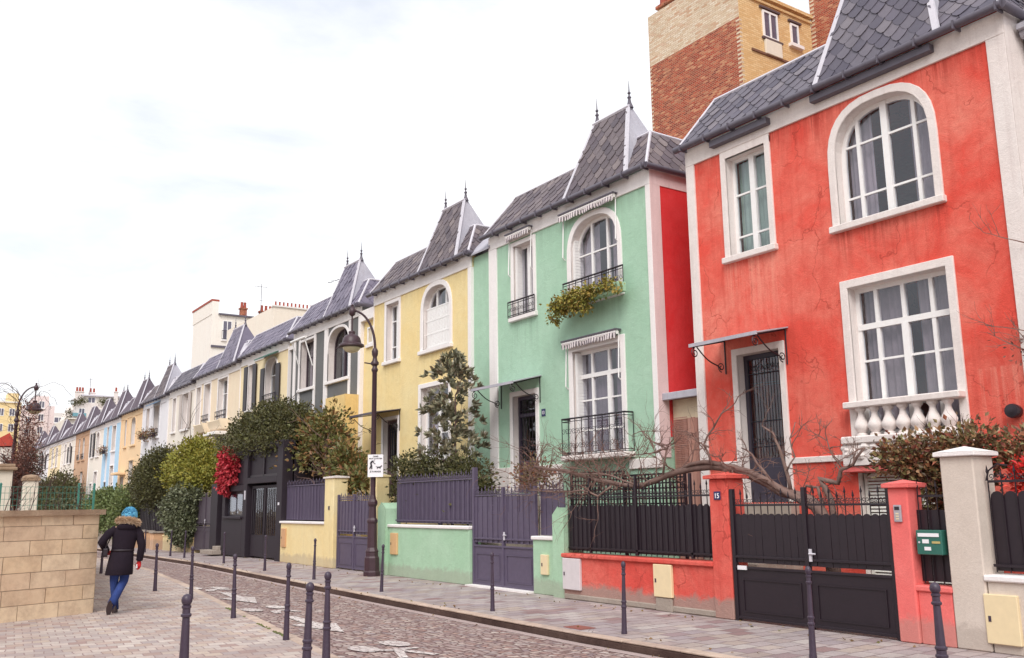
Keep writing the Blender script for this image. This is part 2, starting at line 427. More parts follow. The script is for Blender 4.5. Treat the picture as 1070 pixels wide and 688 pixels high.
def tile_plane(mb, mbu, A, B, C, D, tw=.30, th=.20, lift=.018):
    """slates on the quad A-B (eave) to D-C (top), hex-tailed, each a little tilted"""
    A, B, C, D = map(Vector, (A, B, C, D))
    e = (B-A); L = e.length; u = e.normalized(); nrm = (B-A).cross(D-A).normalized(); v = nrm.cross(u).normalized()
    if v.dot(D-A) < 0: v = -v; nrm = -nrm
    if nrm.z < 0: nrm = -nrm
    def loc(p): q = p-A; return (q.dot(u), q.dot(v))
    quad = [loc(p) for p in (A, B, C, D)]
    H = max(q[1] for q in quad)
    mbu.poly([A-nrm*.03, B-nrm*.03, C-nrm*.03, D-nrm*.03])
    area = sum(quad[i][0]*quad[(i+1) % 4][1]-quad[(i+1) % 4][0]*quad[i][1] for i in range(4))
    cq = quad if area > 0 else quad[::-1]
    def clip(P):
        for i in range(4):
            a, b = cq[i], cq[(i+1) % 4]
            if abs(a[0]-b[0])+abs(a[1]-b[1]) < 1e-6: continue
            f = lambda p: (b[0]-a[0])*(p[1]-a[1])-(b[1]-a[1])*(p[0]-a[0])
            out = []
            for k in range(len(P)):
                p, q = P[k], P[(k+1) % len(P)]; fp, fq = f(p), f(q)
                if fp >= 0: out.append(p)
                if (fp > 0 > fq) or (fp < 0 < fq):
                    t = fp/(fp-fq); out.append(tuple(p[m]+(q[m]-p[m])*t for m in range(3)))
            P = out
            if len(P) < 3: return []
        return P
    rows = int(H/th)+2; cols = int((max(q[0] for q in quad)-min(q[0] for q in quad))/tw)+3; x0 = min(q[0] for q in quad)
    for r in range(-1, rows):
        for c in range(cols):
            cx = x0+(c+(.5 if r % 2 else 0))*tw-.1; cy = r*th
            g = .007; j = RND.uniform(-.008, .008); lf = lift+RND.uniform(-.006, .010)
            pts = [(-tw*.09, j-.03, lf), (tw*.09, j-.03, lf), (tw*.34, th*.24, lf*.9), (tw/2-g, th*.66, lf*.6), (tw/2-g, th*1.85, -.004), (-tw/2+g, th*1.85, -.004), (-tw/2+g, th*.66, lf*.6), (-tw*.34, th*.24, lf*.9)]
            P = clip([(cx+a, cy+b_, h) for a, b_, h in pts])
            if not P: continue
            P3 = [A+u*a+v*b_+nrm*h for a, b_, h in P]; n = len(P3)
            mb.add(P3+[p-nrm*.014 for p in P3], [tuple(range(n))]+[(k, (k+1) % n, (k+1) % n+n, k+n) for k in range(n)])
# ------------------------------------------------------------------ ironwork
def spiral(mb, x, y, z, r, turns=1.4, sgn=1, a0=0, t=.008, plane='yz', n=18):
    pts = []
    for i in range(n+1):
        k = i/n; a = a0+sgn*turns*2*PI*k; rr = r*(1-.78*k)
        c, s_ = rr*math.cos(a), rr*math.sin(a)
        pts.append((x, y+c, z+s_) if plane == 'yz' else (x+c, y, z+s_))
    mb.tube(pts, t, 4)

def canopy(root, ya, yb, z, depth=.85, drop=.22, mat=None, x=12.5):
    """small sloping door canopy on two scroll brackets"""
    m = MB(); n = 12
    for i in range(n):      # narrow overlapping zinc strips
        y0 = ya+(yb-ya)*i/n; y1 = ya+(yb-ya)*(i+1)/n
        m.prism([(x, y0, z), (x-depth, y0, z-drop), (x-depth, y1-.012, z-drop), (x, y1-.012, z+.0)], (0, 0, .022))
    m.box(x-depth-.02, x-depth+.01, ya-.02, yb+.02, z-drop-.03, z-drop+.03)
    c = m.build('canopy', mat or ZINC, root)
    for y in (ya+.06, yb-.06):
        b = MB()
        b.tube([(x-.01, y, z-.62), (x-.01, y, z-.02)], .014, 6)
        b.tube([(x-.01, y, z-.02), (x-depth, y, z-drop-.03)], .014, 6)
        pts = []
        for i in range(15):
            k = i/14; pts.append((x-.14-(depth-.24)*k, y, z-.55+.37*k**.6-.10*math.sin(k*PI)))
        b.tube(pts, .012, 6)
        spiral(b, x-depth+.05, y, z-drop-.13, .09, 1.5, 1, PI/2, .011, 'xz')
        spiral(b, x-.12, y, z-.50, .09, 1.5, -1, -PI/2, .011, 'xz')
        b.build('bracket', BLACK, c)
    return c

def wrought_panel(root, y0, y1, x, z0, z1, depth=.0, name='balcony_railing', sc=.11, mat=None):
    m = MB(); mat = mat or BLACK
    def run(a, b):   # a,b = (x,y)
        for z, r in ((z1, .02), (z1-.06, .009), (z0+.04, .011), (z0, .009)): m.tube([(a[0], a[1], z), (b[0], b[1], z)], r, 6)
        L = math.hypot(b[0]-a[0], b[1]-a[1]); n = max(1, round(L/.24))
        for i in range(n+1):
            k = i/n; px, py = a[0]+(b[0]-a[0])*k, a[1]+(b[1]-a[1])*k
            m.tube([(px, py, z0), (px, py, z1)], .010, 5)
        if abs(a[1]-b[1]) > .3:
            for i in range(n):
                cy = a[1]+(b[1]-a[1])*(i+.5)/n; nz = max(1, int((z1-z0-.1)/(sc*2)))
                for j in range(nz):
                    cz = z0+.08+sc+(z1-z0-.2)*(j)/nz
                    spiral(m, a[0], cy-sc*.45, cz, sc*.52, 1.3, 1, 0 if j % 2 else PI, .006)
                    spiral(m, a[0], cy+sc*.45, cz, sc*.52, 1.3, -1, PI if j % 2 else 0, .006)
    if depth:
        run((x-depth, y0), (x-depth, y1)); run((x, y0), (x-depth, y0)); run((x, y1), (x-depth, y1))
    else: run((x, y0), (x, y1))
    return m.build(name, mat, root)

def awning(root, y0, y1, z, x=12.5, dep=.16):
    """rolled striped blind with a scalloped valance and two folding arms"""
    m = MB(); n = 14
    m.tube([(x-.12, y0, z), (x-.12, y1, z)], .05, 8)
    a = m.build('awning', WHITE, root)
    v = MB()
    n = max(10, int((y1-y0)/.09))
    for i in range(n):
        ya, yb = y0+(y1-y0)*i/n, y0+(y1-y0)*(i+1)/n; q = []
        for k in range(7):
            t = k/6; q.append((x-dep-.02*math.sin(i), ya+(yb-ya)*t, z-.08-.055*math.sin(PI*t)))
        v.prism([(x-dep, ya, z+.03), *q, (x-dep, yb, z+.03)], (.006, 0, 0))
    v.build('valance', AWN, a)
    h = MB(); h.box(x-.18, x-.02, y0-.02, y1+.02, z+.04, z+.07); h.build('hood', GUTT, a)
    for y in (y0+.03, y1-.03):
        g = MB(); g.tube([(x-.05, y, z-.02), (x-.09, y, z-.95), (x-.02, y, z-1.0)], .014, 6); g.build('folding_arm', FRAME, a)
    return a

def louvre(root, y0, y1, z0, z1, x, mat, name='shutter', tx=.03, angle=0, parent=None, hinge=None):
    """slatted shutter; angle swings it about hinge y"""
    m = MB(); fr = .05
    m.box(x, x+tx, y0, y0+fr, z0, z1); m.box(x, x+tx, y1-fr, y1, z0, z1)
    for z in (z0, (z0+z1)/2-.03, z1-.06): m.box(x+.001, x+tx-.001, y0+fr, y1-fr, z, z+.06)
    n = int((z1-z0)/.055)
    for i in range(n):
        z = z0+.06+(z1-z0-.12)*i/n
        m.prism([(x+.004, y0+fr, z), (x+.004, y1-fr, z), (x+tx-.004, y1-fr, z+.03), (x+tx-.004, y0+fr, z+.03)], (0, 0, .008))
    if hinge is not None:
        c, s_ = math.cos(angle), math.sin(angle)
        m.v = [(x+(px-x)*c-(py-hinge)*s_, hinge+(px-x)*s_+(py-hinge)*c, pz) for px, py, pz in m.v]
    return m.build(name, mat, root)

AWN = None
def stripes():
    m, nt, b = new_mat('striped_awning_cloth'); v = coords(nt)
    w = node(nt, 'ShaderNodeTexWave'); w.bands_direction = 'Y'; w.inputs['Scale'].default_value = 3.6
    nt.links.new(v, w.inputs['Vector'])
    c = ramp(nt, w.outputs['Fac'], [(.45, srgb(232, 222, 222)), (.55, srgb(122, 112, 118))])
    nt.links.new(c, b.inputs['Base Color']); b.inputs['Roughness'].default_value = .95
    return m
AWN = stripes()

def finial(root, x, y, z, s=1.0):
    m = MB()
    m.lathe((x, y, z), [(.11*s, 0), (.09*s, .06*s), (.05*s, .16*s), (.035*s, .26*s), (.06*s, .30*s), (.035*s, .34*s), (.018*s, .38*s), (.05*s, .43*s), (.018*s, .48*s), (.012*s, .62*s), (.003*s, .80*s)], 8)
    return m.build('finial', GUTT, root, smooth=True, auto=40)

def plate(root, x, y, z, w, h, text, mat, tmat, size=.08, parent=None):
    m = MB(); m.box(x-.012, x, y-w/2, y+w/2, z-h/2, z+h/2); p = m.build('number_plate', mat, root, bevel=.004)
    text_mesh(text, size, tmat, p, (x-.016, y, z-size*.36), (R(90), 0, R(-90)))
    return p
def text_mesh(s, size, mat, parent, loc, rot, name='lettering', sx=1.0):
    cu = bpy.data.curves.new('t', 'FONT'); cu.body = s; cu.size = size; cu.align_x = 'CENTER'; cu.extrude = .002; cu.offset = size*.012
    o = bpy.data.objects.new('t', cu); COL.objects.link(o)
    dg = bpy.context.evaluated_depsgraph_get(); me = bpy.data.meshes.new_from_object(o.evaluated_get(dg))
    bpy.data.objects.remove(o)
    M = Matrix.Translation(Vector(loc)-OFF[parent.name]) @ Matrix.Rotation(rot[2], 4, 'Z') @ Matrix.Rotation(rot[1], 4, 'Y') @ Matrix.Rotation(rot[0], 4, 'X') @ Matrix.Scale(sx, 4, (1, 0, 0))
    me.transform(M); me.materials.clear(); me.materials.append(mat)
    t = bpy.data.objects.new(name, me); COL.objects.link(t); t.parent = parent; OFF[name if False else t.name] = OFF[parent.name]
    return t
BLUEP = paint('enamel_blue', srgb(38, 44, 92), .3, .05)
WHP = paint('enamel_white', srgb(238, 236, 240), .4, .03)

# ------------------------------------------------------------------ houses
def facade(root, y0, y1, z0, z1, holes, mat, x=12.5, name='wall', depth=7.5, sides=True, xb=None, sidemat=None, rd=.24, revmat=None):
    polys = [[Vector((y0, z0, 0)), Vector((y1, z0, 0)), Vector((y1, z1, 0)), Vector((y0, z1, 0))]]
    for h in holes: polys.append([Vector((y, z, 0)) for y, z in reversed(h)])
    flat = [p for pl in polys for p in pl]
    tris = tessellate_polygon(polys)
    mb = MB(); mb.add([(x, p.x, p.y) for p in flat], [tuple(t) for t in tris])
    if sides:
        X = x+depth
        mb.quad((x, y0, z0), (X, y0, z0), (X, y0, z1), (x, y0, z1)); mb.quad((x, y1, z0), (x, y1, z1), (X, y1, z1), (X, y1, z0))
        mb.quad((X, y0, z0), (X, y1, z0), (X, y1, z1), (X, y0, z1)); mb.quad((x, y0, z1), (X, y0, z1), (X, y1, z1), (x, y1, z1))
    w = mb.build(name, mat, root)
    for h in holes:
        rv_ = MB(); n = len(h); P = [(x+.002, y, z) for y, z in h]+[(x+rd, y, z) for y, z in h]
        rv_.add(P, [(i, (i+1) % n, n+(i+1) % n, n+i) for i in range(n)]); rv_.build('window_reveal', revmat or WHITEOLD, w)
    return w

def roof(root, y0, y1, dz, tile, near=.48, far=.62, tower=True, tw=.30, th=.20, ta=.62, tb=2.82, tz=10.2, zinc_side=None, tiles=True, fins=True, low_lift=0, mat2=None):
    ZE, ZT = 8.46+dz, 9.42+dz+low_lift; xe, xt = 12.36, 12.96; XB = 20.0
    under = MB(); tl = MB()
    def plane(A, B, C, D):
        if tiles: tile_plane(tl, under, A, B, C, D, tw, th)
        else: under.poly([A, B, C, D])
    e0, e1 = y0-.06, y1+.06
    plane((xe, e0, ZE), (xe, e1, ZE), (xt, e1-far, ZT), (xt, e0+near, ZT))
    plane((XB, e0, ZE), (xe, e0, ZE), (xt, e0+near, ZT), (XB, e0+near, ZT))
    under.quad((xe, e1, ZE), (XB, e1, ZE), (XB, e1-far, ZT), (xt, e1-far, ZT))
    under.quad((XB, e0, ZE), (XB, e1, ZE), (XB, e1-far, ZT), (XB, e0+near, ZT))
    r = under.build('roof', SLATEUND if tiles else tile, root)
    if tiles: tl.build('slates', tile, r)
    t = MB(); t.box(xt-.02, XB, e0+near-.02, e1-far+.02, ZT-.01, ZT+.035); t.build('roof_deck', ZINC, r)
    fl = MB()
    fl.tube([(xe, e0, ZE), (xt, e0+near, ZT)], .035, 6); fl.tube([(xe, e1, ZE), (xt, e1-far, ZT)], .035, 6)
    fl.tube([(xt, e0+near, ZT), (xt, e1-far, ZT)], .04, 6); fl.tube([(xt, e0+near, ZT), (XB, e0+near, ZT)], .04, 6)
    fl.build('flashing', ZINCL, r)
    if tower:
        A, B = y0+ta, y0+tb; sx = .46; TZ = tz+dz; xf, xT = xe-.03, 12.88
        a, b = A+sx, B-sx-.05
        um = MB(); um2 = MB()
        if tiles: tile_plane(um2, um, (xf, A, ZE), (xf, B, ZE), (xT, b, TZ), (xT, a, TZ), tw, th)
        else: um.quad((xf, A, ZE), (xf, B, ZE), (xT, b, TZ), (xT, a, TZ))
        tr = um.build('tower_roof', SLATEUND if tiles else tile, root)
        if tiles: um2.build('slates', tile, tr)
        xk = 13.02; xb = 14.1
        for (q, p) in ((A, a), (B, b)):
            s = MB(); s.poly([(xf, q, ZE), (xT, p, TZ), (xk, p, TZ), (xb, q, ZE)]); s.build('tower_cheek', zinc_side or ZINC, tr)
        k = MB(); k.poly([(xb, A, ZE), (xk, a, TZ), (xk, b, TZ), (xb, B, ZE)]); k.poly([(xT, a, TZ), (xT, b, TZ), (xk, b, TZ), (xk, a, TZ)]); k.build('tower_back', ZINC, tr)
        g = MB()
        for (q, p) in ((A, a), (B, b)):
            g.prism([(xf-.02, q-.05, ZE), (xf-.02, q+.05, ZE), (xT-.02, p+.04, TZ), (xT-.02, p-.04, TZ)], (.05, 0, .01))
        g.tube([(xT, a-.04, TZ+.01), (xT, b+.04, TZ+.01)], .045, 6)
        g.build('flashing', ZINCL, tr)
        if fins:
            finial(tr, (xT+xk)/2, a+.02, TZ, .82); finial(tr, (xT+xk)/2, b-.02, TZ, .82)
    g = MB(); n = 8    # half round gutter with brackets
    def gut(p, q):
        g.tube([p, q], .065, 8)
    gut((xe-.07, e0-.05, ZE-.07), (xe-.07, e1+.05, ZE-.07)); gut((xe-.07, e0-.05, ZE-.07), (XB, e0-.05, ZE-.07))
    yy = e0
    while yy < e1: g.box(xe-.145, xe+.06, yy, yy+.025, ZE-.15, ZE-.02); yy += .62
    g.build('gutter', GUTT, root, smooth=True, auto=50)
    return r

def trims(root, y0, y1, dz, zlow, qn=.24, qf=.18, band=(8.05, 8.40), mat=None, sides=True):
    mat = mat or WHITE; m = MB()
    m.box(12.462, 12.52, y0-.012, y1+.012, band[0]+dz, band[1]+dz); m.build('cornice_band', mat, root, bevel=.006)
    for a, b in ((y0-.012, y0+qn), (y1-qf, y1+.012)):
        q = MB(); q.box(12.464, 12.70, a, b, zlow, band[0]+dz-.002)
        q.build('corner_strip', mat, root, bevel=.006)

def holes_for(lst): return [opening(*a) for a in lst]

def box_valance(root, y0, y1, z, x=12.5):
    m = MB(); m.box(x-.16, x-.0, y0, y1, z-.09, z+.04); return m.build('blind_box', GUTT, root, bevel=.01)
def door_leaf(root, y0, y1, z0, z1, x=12.76, mat=None, grille=True, transom=None):
    mat = mat or DOORM; m = MB(); f = .09
    m.box(x, x+.05, y0, y0+f, z0, z1); m.box(x, x+.05, y1-f, y1, z0, z1)
    m.box(x, x+.05, y0+f, y1-f, z1-f, z1); m.box(x, x+.05, y0+f, y1-f, z0, z0+.75)
    m.box(x-.012, x+.0, y0+f+.08, y1-f-.08, z0+.15, z0+.6)
    if transom: m.box(x-.01, x+.055, y0+f, y1-f, transom-.04, transom+.04)
    d = m.build('door', mat, root, bevel=.006)
    g = MB(); g.quad((x+.03, y0+f, z0+.75), (x+.03, y1-f, z0+.75), (x+.03, y1-f, z1-f), (x+.03, y0+f, z1-f)); g.build('pane', GLASS, d)
    if grille:
        k = MB(); n = 6
        for i in range(n+1):
            y = y0+f+(y1-y0-2*f)*i/n; k.tube([(x-.01, y, z0+.76), (x-.01, y, z1-f)], .009, 5)
        for z in (z0+.95, (z0+z1)/2+.1, z1-.35): k.tube([(x-.01, y0+f, z), (x-.01, y1-f, z)], .009, 5)
        for i in range(n):
            y = y0+f+(y1-y0-2*f)*(i+.5)/n
            for z in (z0+1.05, z1-.25): spiral(k, x-.01, y, z, .055, 1.3, 1 if i % 2 else -1, 0, .006)
        k.build('grille', BLACK, d)
    h = MB(); h.tube([(x-.05, y0+f*.5, z0+.95), (x-.05, y0+f*.5, z0+1.15)], .012, 6); h.build('handle', ZINCL, d)
    return d

def steps(root, y0, y1, x1, ztop, n=5, mat=None):
    m = MB()
    for i in range(n):
        h = ztop*(n-i)/n; m.box(x1-.22*(i+1), x1-.22*i, y0, y1, 0, h)
    return m.build('steps', mat or CONC, root, bevel=.01)

XW = 12.67
# ---- red house
rh = thing('terraced_house', 'coral red rendered house with a stone balustrade under its large ground floor window', 'house', (12.5, 9.1, 0))
y0, y1 = 6.0, 12.24
H = [(7.24, 8.90, 6.0, 7.89, 7.0), (10.32, 11.25, 6.02, 7.90), (7.20, 8.86, 2.56, 4.95), (10.3, 11.24, 1.62, 4.20), (7.3, 8.95, .25, 2.05)]
facade(rh, y0, y1, 0, 8.44, holes_for(H), ST_RED, rd=XW-12.5+.01)
trims(rh, y0, y1, 0, .5, qn=.26, qf=.2, mat=WHITEOLD)
m = MB(); m.box(12.474, 12.52, 10.20, 11.37, 7.9, 8.06); m.build('window_head', WHITEOLD, rh)
surround(rh, 7.24, 8.90, 6.0, 7.89, 7.0, w=.13, mat=WHITEOLD)
surround(rh, 10.32, 11.25, 6.02, 7.90, None, w=.12, mat=WHITEOLD)
surround(rh, 7.20, 8.86, 2.56, 4.95, None, w=.13, mat=WHITEOLD, sill=False)
surround(rh, 10.3, 11.24, 1.62, 4.20, None, w=.12, mat=WHITEOLD, sill=False)
window(rh, 7.24, 8.90, 6.0, 7.89, 7.0, XW, cols=(.2, .5, .8), rows=(6.45, 7.32), thick=(1,), fr=.07)
window(rh, 10.32, 11.25, 6.02, 7.90, None, XW, cols=(.5,), rows=(6.4, 7.2), thick=(0,), fr=.06, gaps=((.03, .97),), curt=paint('pale_green_curtain', srgb(160, 184, 170), .9, .06))
window(rh, 7.20, 8.86, 2.60, 4.95, None, XW, cols=(.22, .5, .78), rows=(3.78,), thick=(1,), fr=.07, transom=4.32, cols2=(.22, .5, .78), gaps=((.03, .42), (.55, .97)), curt=paint('lace_curtain', srgb(150, 140, 144), .9, .1))
door_leaf(rh, 10.3, 11.24, 1.62, 4.20, XW-.02, mat=paint('blue_grey_door', srgb(58, 52, 66), .5, .1))
canopy(rh, 10.08, 11.58, 4.52, .82, .16)
box_valance(rh, 10.13, 11.5, 8.27); box_valance(rh, 7.02, 9.2, 8.29)
for a, b in ((9.0, 10.17), (11.38, 12.04)): m = MB(); m.box(12.462, 12.52, a, b, 2.24, 2.34); m.build('string_course', WHITEOLD, rh, bevel=.01)
bal = MB(); bal.box(12.28, 12.6, 7.08, 8.98, 3.03, 3.13); b = bal.build('balustrade', WHITEOLD, rh, bevel=.015)
for i in range(7):
    k = MB(); y = 7.2+1.66*(i+.5)/7
    k.lathe((12.40, y, 2.60), [(.085, 0), (.085, .03), (.055, .045), (.105, .11), (.115, .16), (.09, .21), (.052, .29), (.042, .345), (.06, .375), (.08, .395), (.08, .43)], 14)
    k.build('baluster', WHITEOLD, b, smooth=True, auto=45)
k = MB(); k.box(12.26, 12.6, 7.0, 9.05, 2.48, 2.60); k.build('base_ledge', WHITEOLD, b, bevel=.02)
k = MB()
for i in range(60):     # rubble stone bracket course under the balustrade
    cx, cy, cz = RND.uniform(12.28, 12.42), RND.uniform(7.0, 9.05), RND.uniform(2.2, 2.46); r = RND.uniform(.05, .1)
    k.lathe((cx, cy, cz), [(r*.2, -r*.7), (r*.8, -r*.45), (r, 0), (r*.75, r*.5), (r*.2, r*.75)], 7)
k.box(12.3, 12.55, 7.0, 9.05, 2.16, 2.47)
k.build('rubble_course', WHITEOLD, b)
m = MB(); m.box(12.33, 12.6, 7.15, 9.1, 2.06, 2.15); m.build('lintel', ST_PINK, rh, bevel=.01)
for a, c in ((7.32, 8.11), (8.14, 8.93)): louvre(rh, a, c, .25, 2.04, 12.62, paint('pale_louvre_paint', srgb(232, 230, 222), .6, .08), name='basement_shutter')
steps(rh, 10.1, 11.45, 12.5, 1.6, 7)
roof(rh, y0, y1, 0, SLATE, near=.5, far=.45, ta=.88, tb=3.05, tz=10.45, tw=.29, th=.15)

m = MB(); m.quad((12.47, y0-.016, .5), (20, y0-.016, .5), (20, y0-.016, 8.43), (12.47, y0-.016, 8.43)); m.build('side_render', WHITEOLD, rh).__setitem__('label', 'white side wall')
wl = thing('wall_lamp', 'small round black fitting on the coral red wall above the shrub', 'lamp', (12.4, 6.4, 2.78)); m = MB(); m.lathe((12.36, 6.42, 2.78), [(.02, -.03), (.09, -.02), (.10, .03), (.08, .14)], 14, 'x'); m.build('body', BLACK, wl)
# ---- green house
gh = thing('terraced_house', 'mint green rendered house with trailing plants on its upper balcony', 'house', (12.5, 16.4, 0))
y0, y1 = 13.3, 19.37
H = [(14.36, 15.98, 6.02, 7.87, 7.0), (17.44, 18.28, 6.12, 7.90), (14.38, 16.0, 2.66, 4.94), (17.43, 18.38, 1.9, 4.18)]
facade(gh, y0, y1, 0, 8.44, holes_for(H), ST_GREEN, rd=XW-12.5+.01)
trims(gh, y0, y1, 0, 2.5, qn=.13, qf=.0)
m = MB(); m.box(12.464, 12.52, 19.02, 19.38, 2.5, 8.048); m.build('corner_strip', WHITE, gh, bevel=.006)
m = MB(); m.quad((12.74, y0-.006, 2.9), (20, y0-.006, 2.9), (20, y0-.006, 8.05), (12.74, y0-.006, 8.05)); m.build('side_render', ST_RED2, gh, ).__setitem__('label', 'side wall painted deep red')
m = MB(); m.box(12.47, 12.745, y0-.02, y0+.01, 2.5, 8.05); m.box(12.47, 20, y0-.022, y0+.01, 8.05, 8.4); m.build('side_trim', stucco('pinkish_trim', srgb(232, 206, 204), .3, grain=.006, grime=False), gh)
m = MB(); m.box(12.445, 12.52, 18.5, 19.38, .0, 2.5); m.build('plinth', WHITEOLD, gh, bevel=.01)
m = MB(); m.box(12.445, 12.52, 16.46, 17.3, .0, 2.5); m.build('plinth', WHITEOLD, gh, bevel=.01)
m = MB(); m.box(12.445, 12.52, 13.29, 14.2, 2.3, 2.5); m.build('plinth', WHITEOLD, gh, bevel=.01)
surround(gh, 14.36, 15.98, 6.02, 7.87, 7.0, w=.13)
surround(gh, 17.44, 18.28, 6.12, 7.90, None, w=.11)
surround(gh, 14.38, 16.0, 2.66, 4.94, None, w=.14)
surround(gh, 17.43, 18.38, 1.9, 4.18, None, w=.12, sill=False)
window(gh, 14.36, 15.98, 6.02, 7.87, 7.0, XW, cols=(.33, .66), rows=(7.12,), fr=.07, gaps=((.04, .33), (.6, .96)))
window(gh, 17.44, 18.28, 6.12, 7.90, None, XW, cols=(.5,), rows=(), thick=(0,), gaps=((.05, .95),))
window(gh, 14.38, 16.0, 2.66, 4.94, None, XW, cols=(.37, .72), rows=(3.2, 3.85), fr=.07, transom=4.38, cols2=(.37, .72), thick=(0,), gaps=((.03, .36), (.5, .97)), curt=paint('grey_curtain', srgb(120, 108, 120), .9, .1))
for (yy, za, zb, w_) in ((15.97, 6.08, 7.5, .28), (18.27, 6.16, 7.88, .26), (15.98, 2.72, 4.9, .28)):   # folded shutters lying in the reveals
    m = MB()
    for k in range(2): m.box(12.52+.01, 12.52+w_, yy-.035-.03*k, yy-.012-.03*k, za, zb)
    n = int((zb-za)/.07)
    for i in range(n): m.box(12.55, 12.50+w_, yy-.072, yy-.06, za+.05+i*.07, za+.09+i*.07)
    m.build('folded_shutter', FRAME, gh)
door_leaf(gh, 17.43, 18.38, 1.9, 4.18, XW-.03, transom=3.72)
canopy(gh, 17.2, 18.95, 4.56, .82, .2)
awning(gh, 14.3, 16.2, 8.08); awning(gh, 17.42, 18.42, 8.16); awning(gh, 14.35, 16.2, 5.13)
wrought_panel(gh, 14.1, 16.15, 12.38, 6.08, 6.50, 0); wrought_panel(gh, 17.3, 18.42, 12.40, 6.12, 6.50, 0)
wrought_panel(gh, 14.06, 16.12, 12.48, 2.66, 3.44, .24, sc=.13)
m = MB(); m.box(12.2, 12.5, 14.02, 16.16, 2.54, 2.65); m.build('balcony_slab', WHITEOLD, gh, bevel=.02)
plate(gh, 12.497, 17.14, 3.70, .15, .17, '13', BLUEP, WHP, .11)
steps(gh, 17.3, 18.5, 12.44, 1.88, 7)
roof(gh, y0, y1, 0, SLATEB, near=.48, far=.62, ta=.55, tb=2.68, tz=10.2, tw=.30, th=.18)
# gap panel on its far side
m = MB(); m.box(12.56, 19, 19.37, 20.26, 0, 8.1); m.build('side_annex', ST_GREEN, gh)
m = MB(); m.prism([(12.4, 19.3, 8.1), (12.4, 20.3, 8.1), (13.2, 20.3, 8.9), (13.2, 19.3, 8.9)], (0, 0, .05)); m.build('annex_roof', ZINC, gh)

# annex between green and red
an = thing('garden_shed', 'narrow lean-to with weathered plank door between the green and the red house', 'shed', (12.9, 12.77, 0))
m = MB(); m.box(12.84, 18, 12.26, 13.28, 0, 3.62); m.build('wall', stucco('pale_yellow_lintel', srgb(232, 216, 186), .4, grime=False), an)
m = MB(); m.prism([(12.6, 12.245, 3.66), (12.6, 13.285, 3.66), (18, 13.285, 4.4), (18, 12.245, 4.4)], (0, 0, .05)); m.box(12.56, 12.66, 12.245, 13.285, 3.6, 3.74); m.build('roof', ZINC, an, bevel=.01)
m = MB()
for i in range(10):
    a = 12.3+.095*i; m.box(12.79+RND.uniform(-.006, .006), 12.83, a, a+.088, .5, 3.22+RND.uniform(-.02, .02))
d = m.build('door', WOOD, an, bevel=.004)
m = MB()
for i in range(28): m.box(12.77, 12.79, 12.85, 13.2, 2.3+.035*i, 2.315+.035*i)
m.build('reed_screen', WOOD, d)

# ---- yellow house
yh = thing('terraced_house', 'pale yellow house with closed white pierced shutters in its arched upper window', 'house', (12.5, 23.2, 0))
y0, y1, dz = 20.27, 26.12, -.2
H = [(21.40, 22.92, 5.95, 7.72, 6.85), (24.42, 25.26, 5.95, 7.72), (21.45, 23.02, 2.9, 4.88), (24.42, 25.38, 1.9, 4.16)]
facade(yh, y0, y1, 0, 8.24, holes_for(H), ST_YEL, rd=XW-12.5+.01)
trims(yh, y0, y1, dz, 1.0, qn=.15, qf=.0)
surround(yh, 21.40, 22.92, 5.95, 7.72, 6.85, w=.14); surround(yh, 24.42, 25.26, 5.95, 7.72, None, w=.11)
surround(yh, 21.45, 23.02, 2.9, 4.88, None, w=.13); surround(yh, 24.42, 25.38, 1.9, 4.16, None, w=.1, sill=False)
window(yh, 21.40, 22.92, 5.95, 7.72, 6.85, XW, cols=(.33, .67), rows=(6.6,), fr=.07)
window(yh, 24.42, 25.26, 5.95, 7.72, None, XW, cols=(.5,), rows=(6.4, 7.2), thick=(0,), gaps=((.05, .95),))
window(yh, 21.45, 23.02, 2.9, 4.88, None, XW, cols=(.5,), rows=(3.6,), thick=(0,), fr=.07, transom=4.3, cols2=(.5,))
door_leaf(yh, 24.42, 25.38, 1.9, 4.16, XW-.03, mat=paint('brown_door', srgb(92, 68, 72), .5, .1))
m = MB(); n = 16
for i in range(n):      # pierced metal shutters
    ya = 21.45+1.42*i/n; m.box(12.60, 12.612, ya+.008, ya+1.42/n-.008, 6.0, 7.16)
    for j in range(20):
        z = 6.03+j*.057
        if j % 2 == i % 2: m.box(12.594, 12.602, ya+.028, ya+.062, z, z+.03)
for z in (6.02, 6.4, 6.78, 7.13): m.box(12.592, 12.618, 21.43, 22.9, z, z+.035)
m.build('shutter', FRAME, yh)
canopy(yh, 24.25, 26.05, 4.42, .8, .12, mat=GUTT)
roof(yh, y0, y1, dz, SLATEB, near=.6, far=.62, ta=.55, tb=2.68, tz=10.25, tw=.30, th=.19)
m = MB(); m.box(12.6, 19, 26.12, 27.08, 0, 7.5); m.build('side_annex', ST_YEL, yh)
m = MB(); m.box(12.46, 19, 26.125, 27.08, 7.5, 7.86); m.build('annex_cornice', WHITE, yh, bevel=.01)
window(yh, 26.36, 26.78, 6.72, 7.28, None, 12.56, cols=(), fr=.05, name='annex_window', curtain=False)
m = MB(); m.box(12.53, 12.62, 26.28, 26.86, 6.62, 6.72); m.build('sill', WHITE, yh)
m = MB(); m.box(12.0, 12.46, 27.12, 30.2, 0, 4.55); m.box(12.0, 12.46, 27.12, 28.7, 4.551, 5.15); m.box(12.1, 12.46, 28.701, 30.0, 4.552, 4.62); m.build('porch_block', stucco('ochre_yellow_render', srgb(236, 202, 136), .5, grain=.01), yh)

FARS = stucco('far_slate', srgb(104, 94, 104), .5, light=srgb(134, 124, 132), streaks=.6, grain=.02, grime=False)
